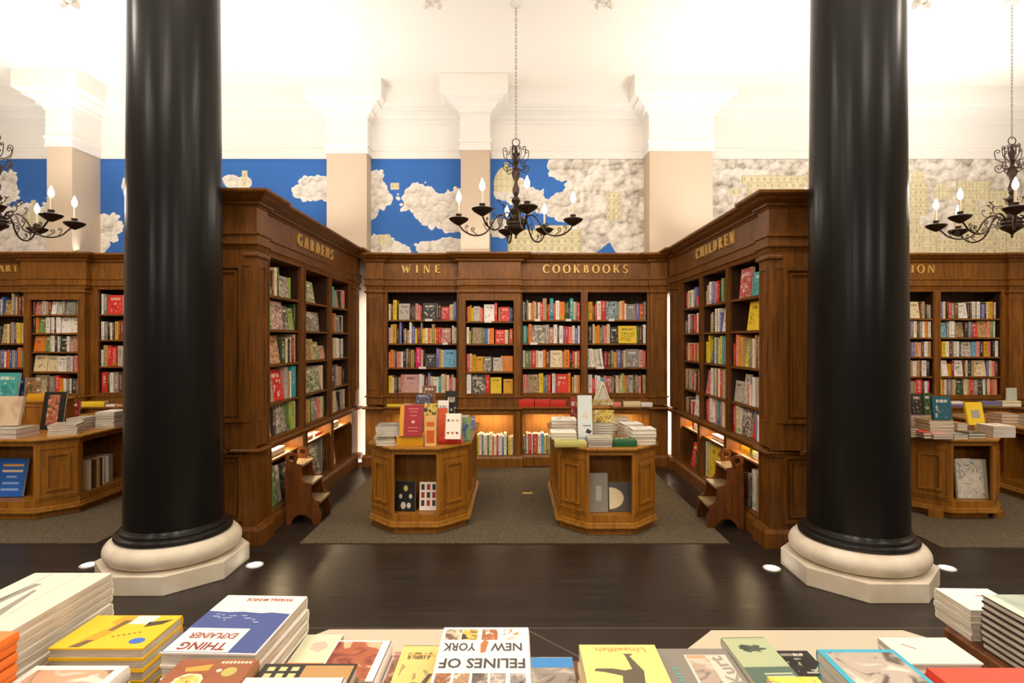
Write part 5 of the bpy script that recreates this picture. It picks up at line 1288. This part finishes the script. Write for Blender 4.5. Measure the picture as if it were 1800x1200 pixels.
# framed family photograph cover
e, tt, w, h = fstack(B, 'white-bordered book with a photograph of faces', -1.132, -.913, 1.05, 1.345, .93, .034, 5, ['e8e0d2'], 'R', jit=.0015)
on_top(e, tt, 'cover_print', rr_(-w / 2, w / 2, -h / 2, h / 2), cmat('e9e2d6'))
on_top(e, tt, 'cover_print', rr_(-w / 2 + .018, w / 2 - .022, -h / 2 + .02, h / 2 - .018), photo('6a5a48', 'c99a78', 'e8d2c0', 9), 1)
# the explainer
e, tt, w, h = fstack(B, 'large blue and white book lettered THING EXPLAINER', -.838, -.606, 1.337, 1.64, .962, .033, 6, 'w', 'F', rz=-2, jit=.004)
on_top(e, tt, 'cover_print', rr_(-w / 2, w / 2, -h / 2, h / 2), cmat('e9e3d8'))
on_top(e, tt, 'cover_print', [(-w / 2, -h / 2 + .004), (w / 2 - .004, -h / 2 + .004), (w / 2 - .004, .045), (.06, .052), (.03, .047), (-.02, .054), (-.06, .05), (-w / 2, .056)], cmat('46538c'), 1)
on_top(e, tt, 'cover_print', rr_(-.112, .045, -.146, -.036), cmat('ece6dc'), 2)
words_on(e, tt, 'THING', -.03, -.120, .046, cmat('8c3a30'), .115, 180, 3)
words_on(e, tt, 'EXPLAINER', -.03, -.072, .036, cmat('9a4a40'), .12, 180, 3)
words_on(e, tt, 'RANDALL MUNROE', .02, .125, .022, cmat('b8564a'), .13, 180, 2)
for i in range(14):
    u, v = rnd.uniform(-.10, .10), rnd.uniform(-.01, .04); on_top(e, tt, 'cover_print', blob(u, v, rnd.uniform(.002, .012), .0016, 8), cmat('c9cbe0'), 2)
# food book
e, tt, w, h = fstack(B, 'brown book with painted food on its cover', -.775, -.598, 1.06, 1.33, .955, .033, 6, ['b07c58'], 'R', jit=.002)
on_top(e, tt, 'cover_print', rr_(-w / 2, w / 2, -h / 2, h / 2), photo('8a4e30', '9c5c3a', 'a86a44', 6))
on_top(e, tt, 'cover_print', blob(-.03, .05, .032, .028, 20, .06), cmat('ecd9a8'), 1); on_top(e, tt, 'cover_print', blob(-.03, .05, .024, .02, 20, .1, 2), photo('e0703a', 'f0c060', 'e8e0c0', 40), 2)
on_top(e, tt, 'cover_print', [(-.055, .085), (-.005, .09), (-.005, .115), (-.06, .10)], cmat('e89a3c'), 1)
on_top(e, tt, 'cover_print', blob(.045, .085, .016, .018), cmat('b9ac5c'), 1); on_top(e, tt, 'cover_print', blob(.02, .09, .006, .006), cmat('e8d8c0'), 1)
for i_ in range(8): on_top(e, tt, 'cover_print', rr_(.01 + .009 * i_, .016 + .009 * i_, .118, .126), cmat('e8d8c0'), 1)
# pale green
e, tt, w, h = fstack(PB, 'pale green booklet with a faint pink flower', -.592, -.488, 1.40, 1.625, .86, .025, 4, ['d9d8b4'], 'F', False, jit=.002)
on_top(e, tt, 'cover_print', blob(.005, .05, .022, .025, 16, .2), cmat('e0b8a4'), 1); on_top(e, tt, 'cover_print', rr_(-w / 2, w / 2, -h / 2, h / 2), cmat('dcdab8'))
e, _ = stack(PB, 'thin white book with an orange edge lying on the pale green one', 1, .10, .05, .012, -.54, 1.41, .8608, ['ee7a30'], 0, 'N', True, FG, 0)
# black and tan
e, tt, w, h = fstack(B, 'black and tan book half covered by a white one', -.592, -.372, 1.10, 1.355, .93, .034, 5, ['8a6a40'], 'L', jit=.0015)
on_top(e, tt, 'cover_print', rr_(-w / 2, w / 2, -h / 2, h / 2), cmat('2e2820')); on_top(e, tt, 'cover_print', rr_(-.01, w / 2 - .006, -h / 2, h / 2 - .008), cmat('b88c54'), 1)
for i in range(12): on_top(e, tt, 'cover_print', rr_(-.095 + .028 * (i % 3), -.078 + .028 * (i % 3), .02 + .026 * (i // 3), .036 + .026 * (i // 3)), cmat('c9c48a'), 1)
e2, _ = stack(B, 'white book with small drawings lying on the black and tan one', 1, .215, .24, .035, -.478, 1.0, .9305, 'w', 0, 'R', True, FG, 0)
for i, c_ in enumerate(('c86a60', '8a9aa0', '6a6460')): on_top(e2[0], .035, 'cover_print', blob(-.05 + .05 * i, .09, .01, .008, 12, .2), cmat(c_), 1)
# painting cover
e, tt, w, h = fstack(B, 'thick white-spined book with a reddish painting', -.484, -.338, 1.372, 1.556, .88, .04, 3, 'w', 'R', rz=-1, jit=.002)
on_top(e, tt, 'cover_print', rr_(-w / 2 + .004, w / 2 - .022, -h / 2, h / 2 - .008), photo('7c3426', 'a85a38', 'e0b088', 14), 1)
# city pictures under the yellow booklet
e, tt, w, h = fstack(PB, 'pink and brown photo booklet under the pale yellow one', -.334, -.215, 1.35, 1.59, .83, .023, 3, ['c88a80'], 'F', False, jit=.001)
on_top(e, tt, 'cover_print', rr_(-w / 2, w / 2, -h / 2, h / 2 - .02), photo('4a3428', 'a87860', 'd8b8a0', 18), 1)
e, _ = stack(PB, 'pale yellow booklet with a jumping leg beside the cats book', 1, .105, .27, .028, -.2535, 1.30, .8305, ['e6c878'], 0, 'F', False, FG, 0)
on_top(e[0], .028, 'cover_print', [(-.03, -.06), (-.026, -.068), (.0, -.05), (.03, -.056), (.045, .0), (.035, .0), (.022, -.04), (.0, -.035), (-.02, -.055)], cmat('5c5040'), 1)
words_on(e[0], .028, 'Unselfish', .005, .085, .018, cmat('d8b45c'), .07, 180, 1)
# cats book
e, tt, w, h = fstack(B, 'white book of cat pictures lettered FELINES OF NEW YORK', -.190, .035, 1.215, 1.525, .93, .034, 5, 'w', 'R', jit=.0015)
on_top(e, tt, 'cover_print', rr_(-w / 2, w / 2, -h / 2, h / 2), cmat('ece7dd'))
for i, (u, a_) in enumerate(((-.085, ('d8c0a0', '6a4a38', 'ece0d0')), (-.042, ('2e2824', 'e0b04c', 'e8d8c0')), (.010, ('c87840', 'a05a30', 'e8d8c8')), (.066, ('8a6a9a', 'f0e8e0', 'c88a50')))):
    on_top(e, tt, 'cover_print', rr_(u - .019, u + .022, .092, .144), photo(*a_, 30), 1)
for i, (u, a_) in enumerate(((-.088, ('b07850', '8a5838', 'd8b090')), (-.045, ('c8a080', 'a88060', 'e0c8b0')), (-.003, ('3a3430', '6a5a50', 'b0a090')), (.038, ('d8c0b0', '9a8a80', 'e8e0d8')), (.084, ('2e2a28', '8a8078', 'c8c0b8')))):
    on_top(e, tt, 'cover_print', rr_(u - .018, u + .018, -.105, -.055), photo(*a_, 30), 1)
words_on(e, tt, 'NEW', .057, .06, .05, cmat('4a4440'), .078, 180, 1); words_on(e, tt, 'YORK', -.062, .06, .05, cmat('4a4440'), .082, 180, 1)
words_on(e, tt, 'FELINES OF', .0, -.012, .056, cmat('4a4440'), .205, 180, 1)
on_top(e, tt, 'cover_print', [(-.008, .03), (.004, .035), (.01, .08), (.0, .095), (-.01, .07)], cmat('b87038'), 2)
# blue banded
e, tt, w, h = fstack(PB, 'grey photo book with a bright blue band beside the cats book', .045, .163, 1.37, 1.616, .80, .02, 2, ['a89a8a'], 'F', False, jit=.001)
on_top(e, tt, 'cover_print', rr_(-w / 2, w / 2, -h / 2, h / 2), photo('6a6058', '9a8e80', 'c0b4a4', 16)); on_top(e, tt, 'cover_print', rr_(-w / 2, w / 2, h / 2 - .052, h / 2 - .004), cmat('3a86c4'), 1)
# pale yellow with legs
e, tt, w, h = fstack(PB, 'pale yellow book with a leaping dark figure', .168, .366, 1.22, 1.497, .90, .024, 5, ['e8ca72'], 'F', False, rz=0, jit=.003)
on_top(e, tt, 'cover_print', rr_(-w / 2, w / 2, -h / 2, h / 2), cmat('ecd07c'))
on_top(e, tt, 'cover_print', [(-.075, .02), (-.07, .03), (-.03, .03), (.0, .022), (.018, .028), (.012, .085), (.008, .095), (.03, .095), (.03, .09), (.022, .085), (.045, .02), (.03, -.08), (.0, -.10), (-.02, -.06), (-.01, .0), (-.05, .015)][::-1], cmat('5e5240'), 1)
words_on(e, tt, 'Unselfish', .005, .115, .028, cmat('cfa05c'), .13, 180, 1)
# grey script
e, tt, w, h = fstack(B, 'large grey book with a framed photograph and a white signature', .372, .566, 1.22, 1.53, .87, .036, 3, ['7a736a'], 'L', rz=0, jit=.002)
on_top(e, tt, 'cover_print', rr_(-w / 2, w / 2, -h / 2, h / 2), cmat('857d72')); on_top(e, tt, 'cover_print', rr_(-.025, w / 2 - .012, -h / 2 + .02, h / 2 - .03), cmat('d4c6b4'), 1)
on_top(e, tt, 'cover_print', rr_(-.018, .035, -h / 2 + .02, h / 2 - .05), photo('7a7068', 'b09a88', 'c8b8a4', 14), 2); on_top(e, tt, 'cover_print', rr_(-.02, .03, h / 2 - .047, h / 2 - .033), cmat('d89a70'), 2)
words_on(e, tt, 'Kurt', .065, .055, .05, cmat('9a8e80'), .12, 100, 2); words_on(e, tt, 'Kurt', -.065, .02, .03, cmat('5f9a8c'), .10, 90, 1)
# sage
e, tt, w, h = fstack(PB, 'sage green book with a dark engraving and a dark green foot', .577, .695, 1.345, 1.571, .88, .024, 4, ['a9b088'], 'F', False, rz=2, jit=.003)
on_top(e, tt, 'cover_print', rr_(-w / 2, w / 2, -.03, h / 2 - .012), cmat('aeb58c')); on_top(e, tt, 'cover_print', rr_(-w / 2, w / 2, -h / 2, -.03), cmat('55695a'), 0)
on_top(e, tt, 'cover_print', blob(.0, .055, .03, .017, 18, .35, 1), cmat('4c5440'), 1); on_top(e, tt, 'cover_print', blob(-.02, .06, .012, .012, 12, .4), cmat('3a4030'), 2)
for i_ in range(2): on_top(e, tt, 'cover_print', rr_(-.02, .05, -.075 + .012 * i_, -.069 + .012 * i_), cmat('b8bc9c'), 1)
# black paperback
e, tt, w, h = fstack(PB, 'black paperback between the sage and the blue-framed books', .705, .80, 1.445, 1.56, .85, .018, 4, ['2c2622'], 'F', False, jit=.002)
on_top(e, tt, 'cover_print', rr_(-.035, .0, .03, .042), cmat('8a8278'), 0); on_top(e, tt, 'cover_print', rr_(-.005, .04, -.05, -.043), cmat('b8b0a4'), 0)
# yellow multicolour
e, tt, w, h = fstack(PB, 'yellow book with coloured patches beside the blue-framed one', .585, .70, 1.10, 1.318, .92, .032, 5, ['e8c838'], 'F', False, jit=.002)
on_top(e, tt, 'cover_print', rr_(-w / 2, w / 2, -h / 2, h / 2), photo('e8c838', 'f0dc60', 'd85a40', 30))
# blue framed sketch
e, tt, w, h = fstack(PB, 'blue-framed book with a grey charcoal drawing', .762, .955, 1.12, 1.43, .92, .025, 6, ['3fa4bc'], 'F', False, rz=0, jit=.006)
on_top(e, tt, 'cover_print', rr_(-w / 2, w / 2, -h / 2, h / 2), cmat('3fa6c0')); on_top(e, tt, 'cover_print', rr_(-w / 2 + .014, w / 2 - .012, -h / 2 + .01, h / 2 - .014), photo('5c5248', 'b8a898', 'd8ccbe', 12), 1)
# white thin pair
e, tt, w, h = fstack(B, 'thin white sketchbook with a small red word', 1.015, 1.205, 1.459, 1.587, .87, .022, 5, 'w', 'F', jit=.003)
on_top(e, tt, 'cover_print', rr_(-w / 2, w / 2, -h / 2, h / 2), cmat('e4dccc')); on_top(e, tt, 'cover_print', [(-.055, .028), (-.03, .004), (-.026, .008), (-.051, .032)], cmat('d87a70'), 1)
# red
e, tt, w, h = fstack(B, 'plain red cloth book beside the white sketchbook', 1.005, 1.26, 1.08, 1.39, .90, .046, 3, ['e2432c'], 'L', jit=.001)
on_top(e, tt, 'cover_print', rr_(-w / 2 + .001, w / 2, -h / 2, h / 2), cmat('e8492f'))
# corner stacks
e, tt, w, h = fstack(PB, 'white curled book in the stack on the brown table corner', 1.425, 1.60, 1.775, 1.935, .855, .019, 5, 'wc', 'F', False, rz=-2, jit=.003)
on_top(e, tt, 'cover_print', rr_(-w / 2, w / 2, -h / 2, h / 2), cmat('eae4d8')); on_top(e, tt, 'cover_print', rr_(.005, .03, .02, .028), cmat('dc8a80'), 1)
e, tt, w, h = fstack(B, 'dark-edged book with a grey-green cover on the brown table', 1.43, 1.68, 1.45, 1.745, .92, .02, 8, ['3a2e2c'], 'N', jit=.002)
on_top(e, tt, 'cover_print', rr_(-w / 2, w / 2, -h / 2, h / 2), photo('8a968a', 'a4ae9e', 'b8b8a4', 10))
on_top(e, tt, 'cover_print', rr_(-w / 2 + .002, -w / 2 + .03, -h / 2, h / 2), cmat('d8d0bc'), 1)
